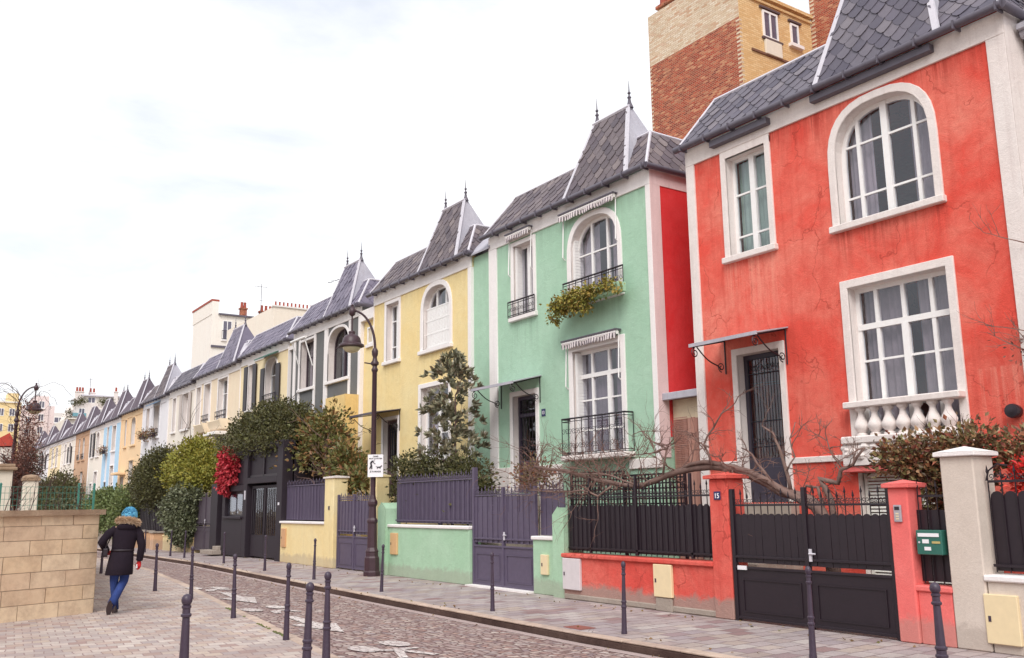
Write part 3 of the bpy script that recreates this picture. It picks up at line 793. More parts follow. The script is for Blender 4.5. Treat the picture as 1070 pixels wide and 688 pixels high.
# ---- further houses, one builder
def far_house(label, y0, y1, dz, mat, wins, tile=None, tiles=False, zg=0, trim=None, zinc=None, ta=.6, tb=2.75, dormer=True, fins=True, tower=True, arms=False, tz=10.2, rail=True, shut=None, qn=.15, qf=.15, fmat=None, awn=None):
    h = thing('terraced_house', label, 'house', (12.5, (y0+y1)/2, 0))
    hs = []
    for w in wins:
        a, b, za, zb = w[:4]; arch = w[4] if len(w) > 4 else 0
        hs.append((a, b, za, zb, zb-arch) if arch else (a, b, za, zb))
    facade(h, y0, y1, -1.2, 8.44+dz, holes_for(hs), mat)
    trims(h, y0, y1, dz, 0, qn=qn, qf=qf, mat=trim)
    for k, (w, hh) in enumerate(zip(wins, hs)):
        zs = hh[4] if len(hh) > 4 else None
        fw = window(h, hh[0], hh[1], hh[2], hh[3], zs, 12.72, cols=(.5,), rows=((hh[2]+hh[3])/2+.3,), thick=(0,), curtain=k % 3 == 1, fmat=fmat)
        surround(h, hh[0], hh[1], hh[2], hh[3], zs, w=.09, mat=trim)
        opt = w[5] if len(w) > 5 else ''
        if 's' in opt:
            for q, sg in ((hh[0], -1), (hh[1], 1)):
                m = MB(); m.box(12.42, 12.455, min(q, q+sg*.42), max(q, q+sg*.42), hh[2], hh[3]-(.3 if zs else .02)); m.build('shutter', shut or BLACKP, h)
        if 'r' in opt: wrought_panel(h, hh[0]-.05, hh[1]+.05, 12.40, hh[2]+.02, hh[2]+.42, 0)
        if 'a' in opt:
            a_ = MB()
            for q in (hh[0]+.05, hh[1]-.05): a_.tube([(12.45, q, hh[2]+.75), (12.12, q, hh[3]-.02)], .022, 6)
            a_.tube([(12.12, hh[0]-.05, hh[3]), (12.12, hh[1]+.05, hh[3])], .05, 8); a_.build('awning_arm', FRAME, h)
        if 'g' in opt:
            a_ = MB(); a_.prism([(12.47, hh[0]-.15, hh[3]+.16), (12.47, hh[1]+.15, hh[3]+.16), (12.05, hh[1]+.15, hh[3]-.02), (12.05, hh[0]-.15, hh[3]-.02)], (0, 0, .05)); a_.build('awning', awn or paint('green_awning', srgb(78, 120, 108), .8), h)
        if 'b' in opt:
            a_ = MB(); a_.prism([(12.12, hh[0]-.2, hh[2]-.02), (12.5, hh[0]-.25, hh[2]-.02), (12.5, hh[0]-.25, hh[2]-.42), (12.28, hh[0]-.2, hh[2]-.42)], (0, hh[1]-hh[0]+.45, 0)); a_.build('stone_balcony', mat, h, bevel=.03)
        if 'c' in opt:
            a_ = MB(); a_.box(11.95, 12.5, hh[0]-.3, hh[1]+.3, hh[3]+.1, hh[3]+.25); a_.build('canopy', trim or WHITE, h, bevel=.02)
    rf = roof(h, y0, y1, dz, tile or SLATE, near=.5, far=.5, tiles=tiles, tower=tower, ta=ta, tb=tb, tz=tz, zinc_side=zinc, fins=fins, tw=.34, th=.21)
    if dormer:   # small roof window between tower and near hip
        m = MB(); m.prism([(12.5, y0+.12, 8.55+dz), (12.5, y0+.5, 8.55+dz), (12.85, y0+.62, 9.28+dz), (12.85, y0+.3, 9.28+dz)], (-.05, 0, .03)); m.build('skylight', ZINCL, rf)
    return h
DARKG = stucco('slate_grey_render', srgb(112, 112, 112), .3, streaks=.1, grain=.006, grime=False)
far_house('slate grey house with broad white window frames and folding awning arms', 27.1, 33.0, -.32, DARKG,
          [(28.0, 29.75, 5.85, 7.62, .8, ''), (31.0, 32.3, 5.85, 7.6, 0, 'a'), (28.2, 29.7, 2.6, 4.6), (31.2, 32.2, 1.2, 3.9)], SLATEG, True, dormer=False, qn=.16, qf=.2, fmat=paint('dark_sash', srgb(70, 56, 64), .5))
dk = [o for o in bpy.data.objects if o.get('category') == 'house'][-1]
m = MB()
for a, b in ((27.86, 28.0), (29.75, 30.05), (30.84, 31.0), (32.3, 32.46)): m = MB(); m.box(12.455, 12.5, a, b, 4.9, 7.72); m.build('window_strip', WHITE, dk, bevel=.006)
m = MB(); m.box(12.6, 19, 33.0, 33.55, -1, 7.5); m.build('side_annex', DARKG, dk); m = MB(); m.box(12.5, 19, 33.0, 33.55, 7.5, 7.66); m.build('annex_cornice', WHITE, dk)
ST_CRY = stucco('cream_yellow_render', srgb(242, 222, 182), .3, streaks=.12, grain=.008, grime=False)
far_house('cream yellow house with open black shutters and a green awning over its arched window', 33.55, 39.2, -.48, ST_CRY,
          [(34.75, 36.1, 5.6, 7.45, .6, 'srg'), (37.5, 38.2, 5.6, 7.5, 0, 's'), (34.9, 36.1, 2.4, 4.4), (37.3, 38.2, 1.2, 3.9)], SLATEG, True, tower=False, dormer=False, qn=0, qf=0)
ST_CR = stucco('warm_cream_render', srgb(241, 222, 196), .3, streaks=.2, grain=.008, grime=False)
far_house('cream house with rounded stone balconies below three upper windows', 39.25, 46.15, -.55, ST_CR,
          [(41.0, 42.4, 5.5, 7.4, 0, 'rb'), (43.6, 44.6, 5.5, 7.4, 0, 'rb'), (45.2, 45.9, 5.5, 7.4), (41.1, 42.3, 3.3, 4.7, 0, 'c'), (44.0, 45.0, 1.0, 3.6)], SLATEG, True, zinc=SLATEG, tb=3.0, qn=0, qf=0)
ST_W1 = stucco('ivory_render', srgb(240, 230, 218), .3, streaks=.2, grain=.008, grime=False)
far_house('ivory house with tall shuttered windows beyond the yellow green tree', 46.2, 51.15, -.66, ST_W1,
          [(47.2, 48.4, 5.55, 7.35, 0, 's'), (49.7, 50.3, 5.55, 7.3), (47.5, 48.5, 2.2, 4.2), (49.6, 50.4, .8, 3.4)], SLATE, True, zinc=SLATEG, tower=False, dormer=False, qn=0, qf=0, shut=paint('grey_beige_shutter', srgb(190, 178, 172), .6))
ST_W2 = stucco('cool_white_render', srgb(232, 230, 234), .3, streaks=.2, grain=.008, grime=False)
far_house('cool white house with dark flower boxes at its upper windows', 51.2, 57.05, -.74, ST_W2,
          [(53.1, 54.4, 5.55, 7.3, 0, 'rg'), (55.4, 56.2, 5.55, 7.3, 0, 'r'), (53.3, 54.4, 2.2, 4.2), (55.3, 56.2, .8, 3.4)], SLATEB, True, qn=.5, qf=0, trim=ST_W2, awn=paint('blue_awning', srgb(108, 140, 170), .8))
ST_OR = stucco('apricot_render', srgb(241, 208, 168), .3, streaks=.15, grain=.008, grime=False)
far_house('apricot house with one arched upper window and a wide tower roof', 57.1, 62.9, -.88, ST_OR,
          [(58.8, 60.0, 5.45, 7.1, .5), (61.2, 61.8, 5.45, 7.1), (58.9, 60.1, 2.4, 4.5), (61.2, 62.2, .8, 3.6, 0, 'c')], FARS, False, zinc=FARS, trim=ST_OR)
ST_BL = stucco('sky_blue_render', srgb(178, 212, 236), .25, streaks=.1, grain=.006, grime=False)
bh = far_house('sky blue house with a white middle bay', 62.95, 68.2, -.95, ST_W2,
          [(64.4, 65.5, 5.4, 7.0), (66.6, 67.2, 5.4, 7.05), (64.5, 65.6, 2.4, 4.4), (66.6, 67.5, .6, 3.4)], FARS, False, zinc=FARS, qn=0, qf=0)
for a, b in ((62.95, 64.1), (65.85, 66.5), (67.35, 68.2)): m = MB(); m.box(12.45, 12.5, a, b, -1, 7.09); m.build('blue_render_panel', ST_BL, bh)
far_house('white house with slim dark shutters next to the sky blue one', 68.2, 73.5, -.98, ST_W1, [(69.8, 70.9, 5.3, 6.95, .45), (71.8, 72.5, 5.3, 7.0, 0, 's'), (69.9, 71.0, 2.2, 4.2), (71.6, 72.4, .6, 3.4)], FARS, False, zinc=FARS, fins=False)
ST_BR = stucco('tan_orange_render', srgb(208, 170, 140), .3, streaks=.15, grain=.006, grime=False)
far_house('tan orange house far down the row with dark railings', 73.5, 79.3, -1.0, ST_BR, [(75.3, 76.3, 5.3, 6.95, .45, 'r'), (77.2, 78.0, 5.3, 6.95, 0, 'r'), (75.4, 76.5, 2.2, 4.4), (77.2, 78.0, .6, 3.4)], FARS, False, zinc=FARS, trim=ST_BR, fins=False)
far_house('white house just beyond the tan orange one', 79.3, 86.0, -1.0, ST_W1, [(81.3, 82.3, 5.3, 6.9, .45, 's'), (83.6, 84.4, 5.3, 6.9), (81.3, 82.4, 2.2, 4.4)], FARS, False, zinc=FARS, fins=False)
far_house('third house from the far end of the row, pale cream', 86.0, 93.0, -1.0, ST_CRY, [(88.0, 89.0, 5.3, 6.9, .45), (90.3, 91.1, 5.3, 6.9), (88.1, 89.2, 2.2, 4.4)], FARS, False, zinc=FARS, fins=False)
far_house('second house from the far end of the row, chalky white', 93.0, 99.5, -1.0, ST_W2, [(94.8, 95.9, 5.3, 6.9, .45, 's'), (97.2, 98.0, 5.3, 6.9, 0, 's'), (94.9, 96.0, 2.2, 4.4)], FARS, False, zinc=FARS, fins=False)
far_house('last house at the far end of the row, off-white with narrow windows', 99.5, 106.0, -1.0, ST_W1, [(101.3, 102.3, 5.3, 6.9, .45), (103.6, 104.4, 5.3, 6.9), (101.4, 102.5, 2.2, 4.4)], FARS, False, zinc=FARS, fins=False)

# white neighbour at the right edge of the photograph
wn = thing('terraced_house', 'white rendered house with pale grey gutter at the right edge, beside the coral red house', 'house', (12.9, 3.0, 0))
H = [(4.1, 5.3, 5.9, 7.7)]
facade(wn, -1.0, 5.95, 0, 8.1, holes_for(H), WHITE, x=12.95); window(wn, 4.1, 5.3, 5.9, 7.7, None, 13.2, cols=(.5,), fr=.07)
m = MB(); m.tube([(12.84, -1, 8.1), (12.84, 5.93, 8.1)], .07, 8); m.box(12.7, 12.95, -1, 5.93, 8.14, 8.22); m.build('gutter', ZINC, wn)
m = MB(); m.tube([(12.84, 5.6, 8.05), (12.88, 5.6, 0)], .05, 8); m.build('downpipe', ZINC, wn)
m = MB(); m.quad((12.8, -1, 8.22), (12.8, 5.95, 8.22), (14.0, 5.95, 10.0), (14.0, -1, 10.0)); m.box(14.0, 20, -1, 5.95, 8.1, 10.0); m.build('roof', ZINC, wn)

# ---- flower box hanging on the green house's upper railing
# ------------------------------------------------------------------ fences, walls, gates
def planks(y0, y1, x, z0, z1, w=.12, round_top=True, t=.02, gap=.011, jit=.004):
    m = MB(); n = max(1, round((y1-y0)/w)); w = (y1-y0)/n
    for i in range(n):
        a, b = y0+i*w+gap/2, y0+(i+1)*w-gap/2; xo = x+RND.uniform(-jit, jit)
        if round_top:
            r = (b-a)/2; pts = [(xo, a, z0)]+[(xo, (a+b)/2-r*math.cos(PI*k/6), z1-r*1.1+r*1.1*math.sin(PI*k/6)) for k in range(7)]+[(xo, b, z0)]
        else:
            xo += .014*(i % 2); pts = [(xo, a, z0), (xo, a, z1), (xo, b, z1), (xo, b, z0)]
        m.prism(pts, (t, 0, 0))
    return m
def spikes(m, y0, y1, x, z0, z1, step=.125, rail=None, scrolls=True):
    n = max(1, round((y1-y0)/step)); st = (y1-y0)/n
    for i in range(n+1):
        y = y0+i*st; zt = z1+(.05 if i % 2 else 0)
        m.tube([(x, y, z0), (x, y, zt-.06), (x, y, zt-.04), (x, y, zt+.03)], [.008, .008, .017, .002], 5)
        if scrolls and i < n:
            spiral(m, x, y+st*.28, (rail or z0)+.055, .035, 1.2, 1, -PI/2, .005, n=12)
            spiral(m, x, y+st*.72, (rail or z0)+.055, .035, 1.2, -1, -PI/2, .005, n=12)
    if rail: m.box(x-.014, x+.014, y0, y1, rail-.014, rail+.014)
def pillar(root, x, y, w, z, mat, capm, cap=.04, d=None, pyr=.07, name='pillar', zb=0, capmat=None):
    d = d or w; m = MB(); m.box(x-d/2, x+d/2, y-w/2, y+w/2, zb, z); p = m.build(name, mat, root, bevel=.015)
    c = MB(); o = cap; h = .05
    c.box(x-d/2-o, x+d/2+o, y-w/2-o, y+w/2+o, z, z+h)
    a, b = d/2+o, w/2+o
    c.add([(x-a, y-b, z+h), (x+a, y-b, z+h), (x+a, y+b, z+h), (x-a, y+b, z+h), (x, y, z+h+pyr)], [(0, 1, 4), (1, 2, 4), (2, 3, 4), (3, 0, 4)])
    c.build('cap', capm, p, bevel=.008)
    return p
def garden_wall(root, y0, y1, x, z, mat, copm, th=.3, cop=.05, coph=.07, zb=0):
    m = MB(); n = max(2, int((y1-y0)/.3))
    m.box(x-th/2, x+th/2, y0, y1, zb, z-coph); w = m.build('low_wall', mat, root, bevel=.01)
    c = MB(); c.box(x-th/2-cop, x+th/2+cop, y0-.02, y1+.02, z-coph, z); c.build('coping', copm, w, bevel=.015)
    return w
def meter_box(root, y0, y1, z0, z1, x, mat, marks=True):
    m = MB(); m.box(x-.045, x+.01, y0, y1, z0, z1); b = m.build('meter_box', mat, root, bevel=.008)
    k = MB(); k.box(x-.05, x-.045, y1-.07, y1-.04, (z0+z1)/2-.03, (z0+z1)/2+.03); k.build('lock', IRON, b)
    return b

XF = 10.3   # street face of the near walls is at about 10.15
# beige wall and pillar, far right
bw = thing('garden_wall', 'beige rendered garden wall and tall white-capped pillar at the right edge', 'wall', (10.3, 5.0, 0))
pillar(bw, 10.36, 5.97, .40, 2.12, ST_CREAMW, WHITE, cap=.05, d=.42, pyr=.07)
garden_wall(bw, 1.5, 5.76, 10.34, .82, ST_CREAMW, WHITE, th=.34, cop=.04)
planks(1.6, 5.72, 10.34, .86, 1.72, .155).build('sheet_panel', BLACKP, bw, bevel=.003)
m = MB(); spikes(m, 1.6, 5.72, 10.33, .84, 1.93, .155, 1.83, True); m.box(10.3, 10.33, 1.6, 5.74, .9, .93)
for i in range(9):
    a = PI/2+PI/2*i/8
m.tube([(10.33, 5.74, 1.84), (10.33, 5.7, 1.95), (10.33, 5.6, 2.02), (10.33, 5.48, 2.0)], .01, 6); m.build('railing', BLACK, bw)
meter_box(bw, 5.43, 5.80, .10, .62, 10.17, CREAMBOX)
# salmon pillar with its low wall
sp = thing('garden_wall', 'salmon pink gate pillar with short low wall and black sheet panel', 'wall', (10.3, 6.5, 0))
pillar(sp, 10.27, 6.73, .26, 1.78, ST_PINK, ST_PINK, cap=.05, d=.30, pyr=.05)
garden_wall(sp, 6.18, 6.60, 10.28, .66, ST_PINK, ST_PINK, th=.24, cop=.03)
planks(6.18, 6.60, 10.28, .7, 1.52, .14, False).build('sheet_panel', BLACKP, sp)
m = MB(); spikes(m, 6.2, 6.56, 10.27, .68, 1.78, .12, 1.68, False); m.build('railing', BLACK, sp)
ic = thing('intercom', 'silver intercom panel on the salmon pink gate pillar', 'intercom', (10.12, 6.73, 1.5))
m = MB(); m.box(10.09, 10.118, 6.68, 6.78, 1.38, 1.58); pb = m.build('panel', paint('brushed_steel', srgb(186, 182, 190), .35, .06, .6), ic, bevel=.006)
m = MB(); m.box(10.085, 10.091, 6.70, 6.76, 1.52, 1.56); m.build('camera_window', BLACK, pb)
m = MB()
for k in range(3): m.box(10.084, 10.092, 6.712, 6.748, 1.41+k*.03, 1.425+k*.03)
m.build('call_button', CREAMBOX, pb)
mbx = thing('mailbox', 'dark green letter box on the black panel next to the salmon pink pillar', 'letter box', (10.2, 6.39, 1.0))
GRN = paint('green_enamel', srgb(46, 104, 92), .35, .08)
m = MB(); m.box(10.13, 10.25, 6.22, 6.54, 1.01, 1.29); bb = m.build('box_body', GRN, mbx, bevel=.008)
m = MB(); m.box(10.122, 10.131, 6.25, 6.51, 1.215, 1.255); m.build('letter_flap', WHP, bb)
m = MB(); m.box(10.123, 10.131, 6.24, 6.34, 1.14, 1.165); m.build('name_label', paint('brass_label', srgb(190, 170, 110), .4), bb)
m = MB(); m.box(10.124, 10.131, 6.38, 6.46, 1.14, 1.185); m.box(10.124, 10.131, 6.36, 6.44, 1.06, 1.10); m.build('torn_sticker', WHP, bb)
m = MB(); m.lathe((10.128, 6.50, 1.15), [(.012, -.006), (.012, .006)], 10, 'x'); m.build('lock', ZINCL, bb)

def gate(label, y0, y1, x, ztop, zlow, mat, matb, label_cat='gate', scal=True, rail=None, spike=None, posts=True, group=None, panels=True, slot=None, postz=None, zb=.03, w=.12):
    g = thing('gate', label, 'gate', (x, (y0+y1)/2, 0), group); mid = (y0+y1)/2
    for k, (a, b) in enumerate(((y0+.05, mid-.025), (mid+.025, y1-.05))):
        lf = planks(a, b, x, zlow, ztop, w, scal).build('gate_leaf', matb, g, bevel=.003)
        m = MB(); m.box(x-.005, x+.03, a, b, zb, zlow-.06); m.box(x-.018, x-.004, a+.1, b-.1, zb+.1, zb+.115); m.box(x-.018, x-.004, a+.1, b-.1, zlow-.24, zlow-.225)
        for yy in (a+.1, b-.115): m.box(x-.018, x-.004, yy, yy+.015, zb+.115, zlow-.24)
        m.build('kick_panel', matb, lf)
        for z in (zb, zlow-.09, zlow+.06): m = MB(); m.box(x-.025, x+.035, a, b, z, z+.035); m.build('cross_rail', matb, lf, bevel=.004)
        if rail:
            m = MB(); spikes(m, a, b, x+.01, ztop-.3, spike, .125, rail, True); m.build('spiked_top', mat, lf)
    for yy in (y0+.02, mid, y1-.02): m = MB(); m.box(x-.03, x+.04, yy-.03, yy+.03, 0, (postz or (spike or ztop))); m.build('post', mat, g, bevel=.006)
    h = MB(); h.tube([(x-.05, mid-.06, zlow+.16), (x-.05, mid-.16, zlow+.16)], .012, 6); h.box(x-.04, x-.02, mid-.09, mid-.05, zlow+.06, zlow+.22); h.build('handle', ZINCL, g)
    return g
bg = gate('wide black double gate with scalloped sheets, in front of the coral red house', 6.88, 9.45, 10.2, 1.47, .80, BLACK, BLACKP, rail=1.59, spike=1.74, postz=1.82)
m = MB(); m.box(10.16, 10.178, 9.2, 9.36, .70, .755); m.build('name_label', WHP, bg)
# red wall
rw = thing('garden_wall', 'coral red garden wall and pillar with black scalloped fence and meter boxes', 'wall', (10.3, 11.6, 0))
pillar(rw, 10.33, 9.65, .36, 1.97, ST_REDW, ST_REDW, cap=.06, d=.36, pyr=.05)
garden_wall(rw, 9.84, 13.45, 10.31, .78, ST_REDW, ST_REDW, th=.26, cop=.05)
m = MB(); m.box(10.165, 10.42, 9.5, 13.44, .0, .10); m.build('broken_footing', CONC, rw, bevel=.02)
planks(9.86, 13.42, 10.30, .83, 1.61, .122).build('sheet_panel', BLACKP, rw, bevel=.003)
m = MB(); spikes(m, 9.88, 13.42, 10.29, .80, 1.90, .125, 1.74, True); m.box(10.27, 10.30, 9.86, 13.42, .86, .89)
for y in (10.35, 11.6, 12.8): m.box(10.27, 10.31, y-.02, y+.02, .8, 2.08)
m.build('railing', BLACK, rw)
plate(rw, 10.148, 9.66, 1.73, .13, .12, '15', BLUEP, WHP, .1)
meter_box(rw, 12.93, 13.42, .17, .70, 10.17, paint('white_meter_box', srgb(214, 206, 208), .5, .06))
meter_box(rw, 10.68, 11.08, .21, .70, 10.17, CREAMBOX)
m = MB(); m.box(10.14, 10.175, 10.7, 11.06, .0, .2); m.build('concrete_patch', CONC, rw, bevel=.01)
m = MB(); m.lathe((10.176, 9.72, .28), [(.045, -.004), (.045, .0)], 10, 'x'); m.build('sticker', paint('yellow_sticker', srgb(240, 190, 60), .6), rw)
# trellis behind
tr = thing('trellis', 'dark square-mesh trellis panels above the black scalloped fence', 'trellis', (10.75, 12.7, 1.3))
for a, b, zt in ((11.1, 12.55, 2.10), (12.62, 14.1, 2.18)):
    m = MB(); k = a
    while k <= b+.001: m.box(10.90, 10.915, k-.012, k+.012, 1.2, zt); k += .085
    z = 1.2
    while z < zt: m.box(10.917, 10.932, a, b, z-.012, z+.012); z += .085
    m.box(10.89, 10.94, a-.03, a, 1.0, zt+.02); m.box(10.89, 10.94, b, b+.03, 1.0, zt+.02); m.box(10.89, 10.94, a, b, zt, zt+.03)
    m.build('trellis_panel', BLACK, tr)
for a in (11.1, 12.56, 14.06): m = MB(); m.box(10.9, 10.94, a, a+.04, 0, 1.2); m.build('post', BLACK, tr)

# green walls
def gable_pillar(root, x, y, w, z, mat, d=.3):
    m = MB(); m.prism([(x-d/2, y-w/2, 0), (x-d/2, y-w/2, z-.14), (x-d/2, y, z), (x-d/2, y+w/2, z-.14), (x-d/2, y+w/2, 0)], (d, 0, 0)); return m.build('pillar', mat, root, bevel=.012)
g1 = thing('garden_wall', 'short mint green wall with pointed pillar beside the coral red wall', 'wall', (10.45, 14.0, 0))
gable_pillar(g1, 10.42, 13.62, .32, 1.58, ST_GREENW, .44)
garden_wall(g1, 13.79, 14.58, 10.46, 1.05, ST_GREENW, WHITE, th=.28, cop=.04)
meter_box(g1, 14.07, 14.29, .36, .72, 10.32, CREAMBOX)
planks(13.8, 14.58, 10.5, 1.06, 1.88, .1, False).build('sheet_panel', PURPLE, g1)
m = MB(); spikes(m, 13.82, 14.56, 10.49, 1.8, 2.0, .1, 1.9, False); m.build('railing', PURPLE, g1)
gate('plum grey double gate between the two mint green walls', 14.6, 16.86, 10.42, 1.80, .88, PURPLE, PURPLE, scal=False, rail=1.83, spike=1.96, postz=1.98, w=.1)
th_ = MB(); th_.box(10.2, 10.5, 14.6, 16.86, 0, .03); tag(th_.build('threshold', WHITE), 'white painted threshold under the plum grey double gate between mint walls', 'threshold')
g2 = thing('garden_wall', 'long mint green garden wall topped by a plum grey sheet fence', 'wall', (10.45, 18.9, 0))
garden_wall(g2, 16.9, 20.62, 10.48, 1.20, ST_GREENW, WHITE, th=.3, cop=.04)
gable_pillar(g2, 10.44, 20.82, .38, 1.72, ST_GREENW, .42)
planks(16.95, 20.55, 10.5, 1.24, 2.16, .1, False).build('sheet_panel', PURPLE, g2, bevel=.003)
m = MB(); spikes(m, 16.97, 20.5, 10.49, 1.25, 2.30, .1, 2.19, True); m.box(10.47, 10.50, 16.95, 20.55, 1.28, 1.31)
m.box(10.44, 10.53, 16.86, 16.95, 0, 2.42); m.build('railing', PURPLE, g2)
meter_box(g2, 20.12, 20.46, .50, 1.0, 10.33, paint('tan_meter_box', srgb(216, 176, 128), .6, .08))
# yellow walls
y_1 = thing('garden_wall', 'pale yellow garden wall and tall pillar with plum grey sheet fence', 'wall', (10.45, 26.2, 0))
pillar(y_1, 10.50, 24.2, .62, 2.40, ST_YELW, WHITEOLD, cap=.04, d=.42, pyr=.03)
garden_wall(y_1, 24.52, 28.0, 10.5, 1.22, ST_YELW, WHITE, th=.3, cop=.05)
planks(24.55, 27.98, 10.52, 1.26, 2.24, .11, False).build('sheet_panel', PURPLE, y_1, bevel=.003)
m = MB(); spikes(m, 24.57, 27.95, 10.51, 1.25, 2.38, .12, 2.27, False); m.build('railing', PURPLE, y_1)
meter_box(y_1, 27.5, 27.85, .45, 1.0, 10.35, paint('tan_meter_box2', srgb(206, 160, 118), .6, .08))
m = MB(); m.box(10.27, 10.285, 24.13, 24.2, 1.55, 1.65); m.build('bell_push', IRON, y_1)
y_2 = thing('gate_pillar', 'slim pale yellow gate pillar behind the street lamp', 'pillar', (10.5, 21.55, 0))
pillar(y_2, 10.5, 21.5, .40, 2.35, ST_YELW, ST_YELW, cap=.03, d=.36, pyr=.03)
gate('plum grey double garden gate between the pale yellow pillars', 21.75, 23.85, 10.42, 1.78, .92, PURPLE, PURPLE, scal=False, rail=1.82, spike=1.92, postz=1.95, w=.1)

# dark porch building
po = thing('porch', 'tall black painted entrance porch with glazed double door under the clipped evergreen', 'porch', (11.2, 31.0, 0))
PB = paint('black_porch_paint', srgb(38, 28, 38), .6, .1)
m = MB(); x = 10.35
for a, b, za, zb in ((28.03, 28.5, 0, 3.72), (31.35, 31.75, 0, 3.72), (28.5, 31.35, 2.42, 2.62), (28.5, 31.35, 3.5, 3.72), (31.75, 34.0, 0, 1.3), (33.7, 34.0, 1.3, 3.6), (31.75, 33.7, 2.2, 2.4), (31.75, 33.7, 3.4, 3.6)):
    m.box(x, x+.35, a, b, za, zb)
m.box(x+.4, 12.2, 28.03, 28.2, 0, 3.7); m.box(x+.4, 12.2, 33.8, 34.0, 0, 3.55); m.box(x+.36, 12.3, 28.03, 34.0, 3.5, 3.7)
m.build('porch_frame', PB, po, bevel=.012)
m = MB(); m.box(x+.12, x+.16, 28.5, 31.35, 2.63, 3.49); u = m.build('upper_panel', PB, po)
m = MB()
for y in (28.5, 29.9, 31.31): m.box(x+.07, x+.12, y, y+.05, 2.63, 3.49)
m.box(x+.07, x+.12, 28.5, 31.35, 2.63, 2.7); m.build('moulding', BLACK, u)
for a, b in ((28.75, 29.95), (29.97, 31.2)):
    m = MB(); f = .08
    m.box(x+.14, x+.2, a, b, .05, .75); m.box(x+.14, x+.2, a, a+f, .75, 2.35); m.box(x+.14, x+.2, b-f, b, .75, 2.35); m.box(x+.14, x+.2, a+f, b-f, 2.25, 2.35)
    d = m.build('door', PB, po, bevel=.008)
    g = MB(); g.quad((x+.17, a+f, .75), (x+.17, b-f, .75), (x+.17, b-f, 2.25), (x+.17, a+f, 2.25)); g.build('pane', GLASS, d)
    k = MB()
    for j in range(6): yy = a+f+(b-a-2*f)*(j+.5)/6; k.box(x+.1, x+.12, yy-.02, yy+.02, .78, 2.22)
    k.build('grille', BLACK, d)
    pass
m = MB(); m.box(x+.12, x+.18, 31.75, 33.7, 1.3, 2.2); wq = m.build('window', BLACK, po); m = MB(); m.box(x-.08, x+.36, 31.7, 33.72, 1.26, 1.34); m.build('sill', PB, po, bevel=.01)
m = MB(); m.box(x+.1, x+.119, 31.85, 32.6, 1.4, 2.1); m.box(x+.1, x+.119, 32.75, 33.6, 1.4, 2.1); m.build('pane', GLASS, wq)
m = MB(); m.box(x+.1, x+.14, 31.76, 33.69, 2.42, 3.38); m.build('side_panel', PB, po)
m = MB(); m.box(x-.02, x, 31.45, 31.55, 1.9, 2.2); m.build('bell_plate', ZINCL, po)
m = MB(); m.box(x-.015, x, 28.2, 28.3, 1.7, 1.78); m.build('house_number', WHP, po)
dp = thing('pillar', 'black painted pier left of the entrance porch with two stone steps', 'pillar', (10.5, 35.0, 0))
m = MB(); m.box(10.35, 10.7, 34.6, 35.4, 0, 2.5); m.build('pier', PB, dp, bevel=.01)
m = MB(); m.box(10.0, 10.6, 33.9, 35.3, 0, .14); m.box(10.25, 10.75, 34.0, 34.62, .14, .28); m.build('step', CONC, dp, bevel=.01)

GR = paint('grey_sheet_gate', srgb(78, 68, 78), .5, .1)
zf = -.1
gg = gate('grey sheet metal gate left of the black porch', 35.45, 38.0, 10.55, 2.05, 1.0, GR, GR, scal=False, postz=2.2, w=.3)
def dark_fence(label, y0, y1, x, z0, z1, zt, wallm, mat=BLACKP, n=2):
    f = thing('garden_wall', label, 'fence', (x, (y0+y1)/2, 0)); garden_wall(f, y0, y1, x, z0, wallm, wallm, th=.3, cop=.03, zb=-1.5)
    planks(y0, y1, x, z0+.05, z1, .16, False).build('sheet_panel', mat, f); m = MB(); spikes(m, y0, y1, x, z0, zt, .16, z1+.05, False); m.build('railing', BLACK, f); return f
dark_fence('black sheet fence behind the ivy column', 38.0, 43.0, 10.7, .5, 1.9, 2.05, ST_YELW)
def opier(y, x, lab):
    t = thing('gate_pillar', lab, 'pillar', (x, y, 0)); m = MB(); m.box(x-.25, x+.25, y-.3, y+.3, -.6, .55); m.build('pier', stucco('apricot_pier', srgb(232, 186, 146), .4), t, bevel=.02); m = MB(); m.box(x-.3, x+.3, y-.35, y+.35, .55, .62); m.build('cap', CONC, t, bevel=.01)
opier(44.2, 10.6, 'low apricot pier right of the black railings'); opier(46.6, 10.7, 'low apricot pier at the middle of the black railings'); opier(48.6, 10.8, 'low apricot pier nearest the walking woman')
dark_fence('tall black railings above the low apricot piers', 43.3, 50.0, 11.1, .2, 1.9, 2.1, CONC)
dark_fence('dark railings beyond the clipped hedge', 50.2, 62.0, 11.2, .4, 1.6, 1.8, ST_CREAMW)
dark_fence('plum railings in front of the apricot and blue houses', 62.2, 76.0, 11.3, .2, 1.3, 1.5, ST_CREAMW, PURPLE)
dark_fence('faraway grey fence at the end of the row', 76.2, 104.0, 11.4, .1, 1.1, 1.3, ST_CREAMW, GR)
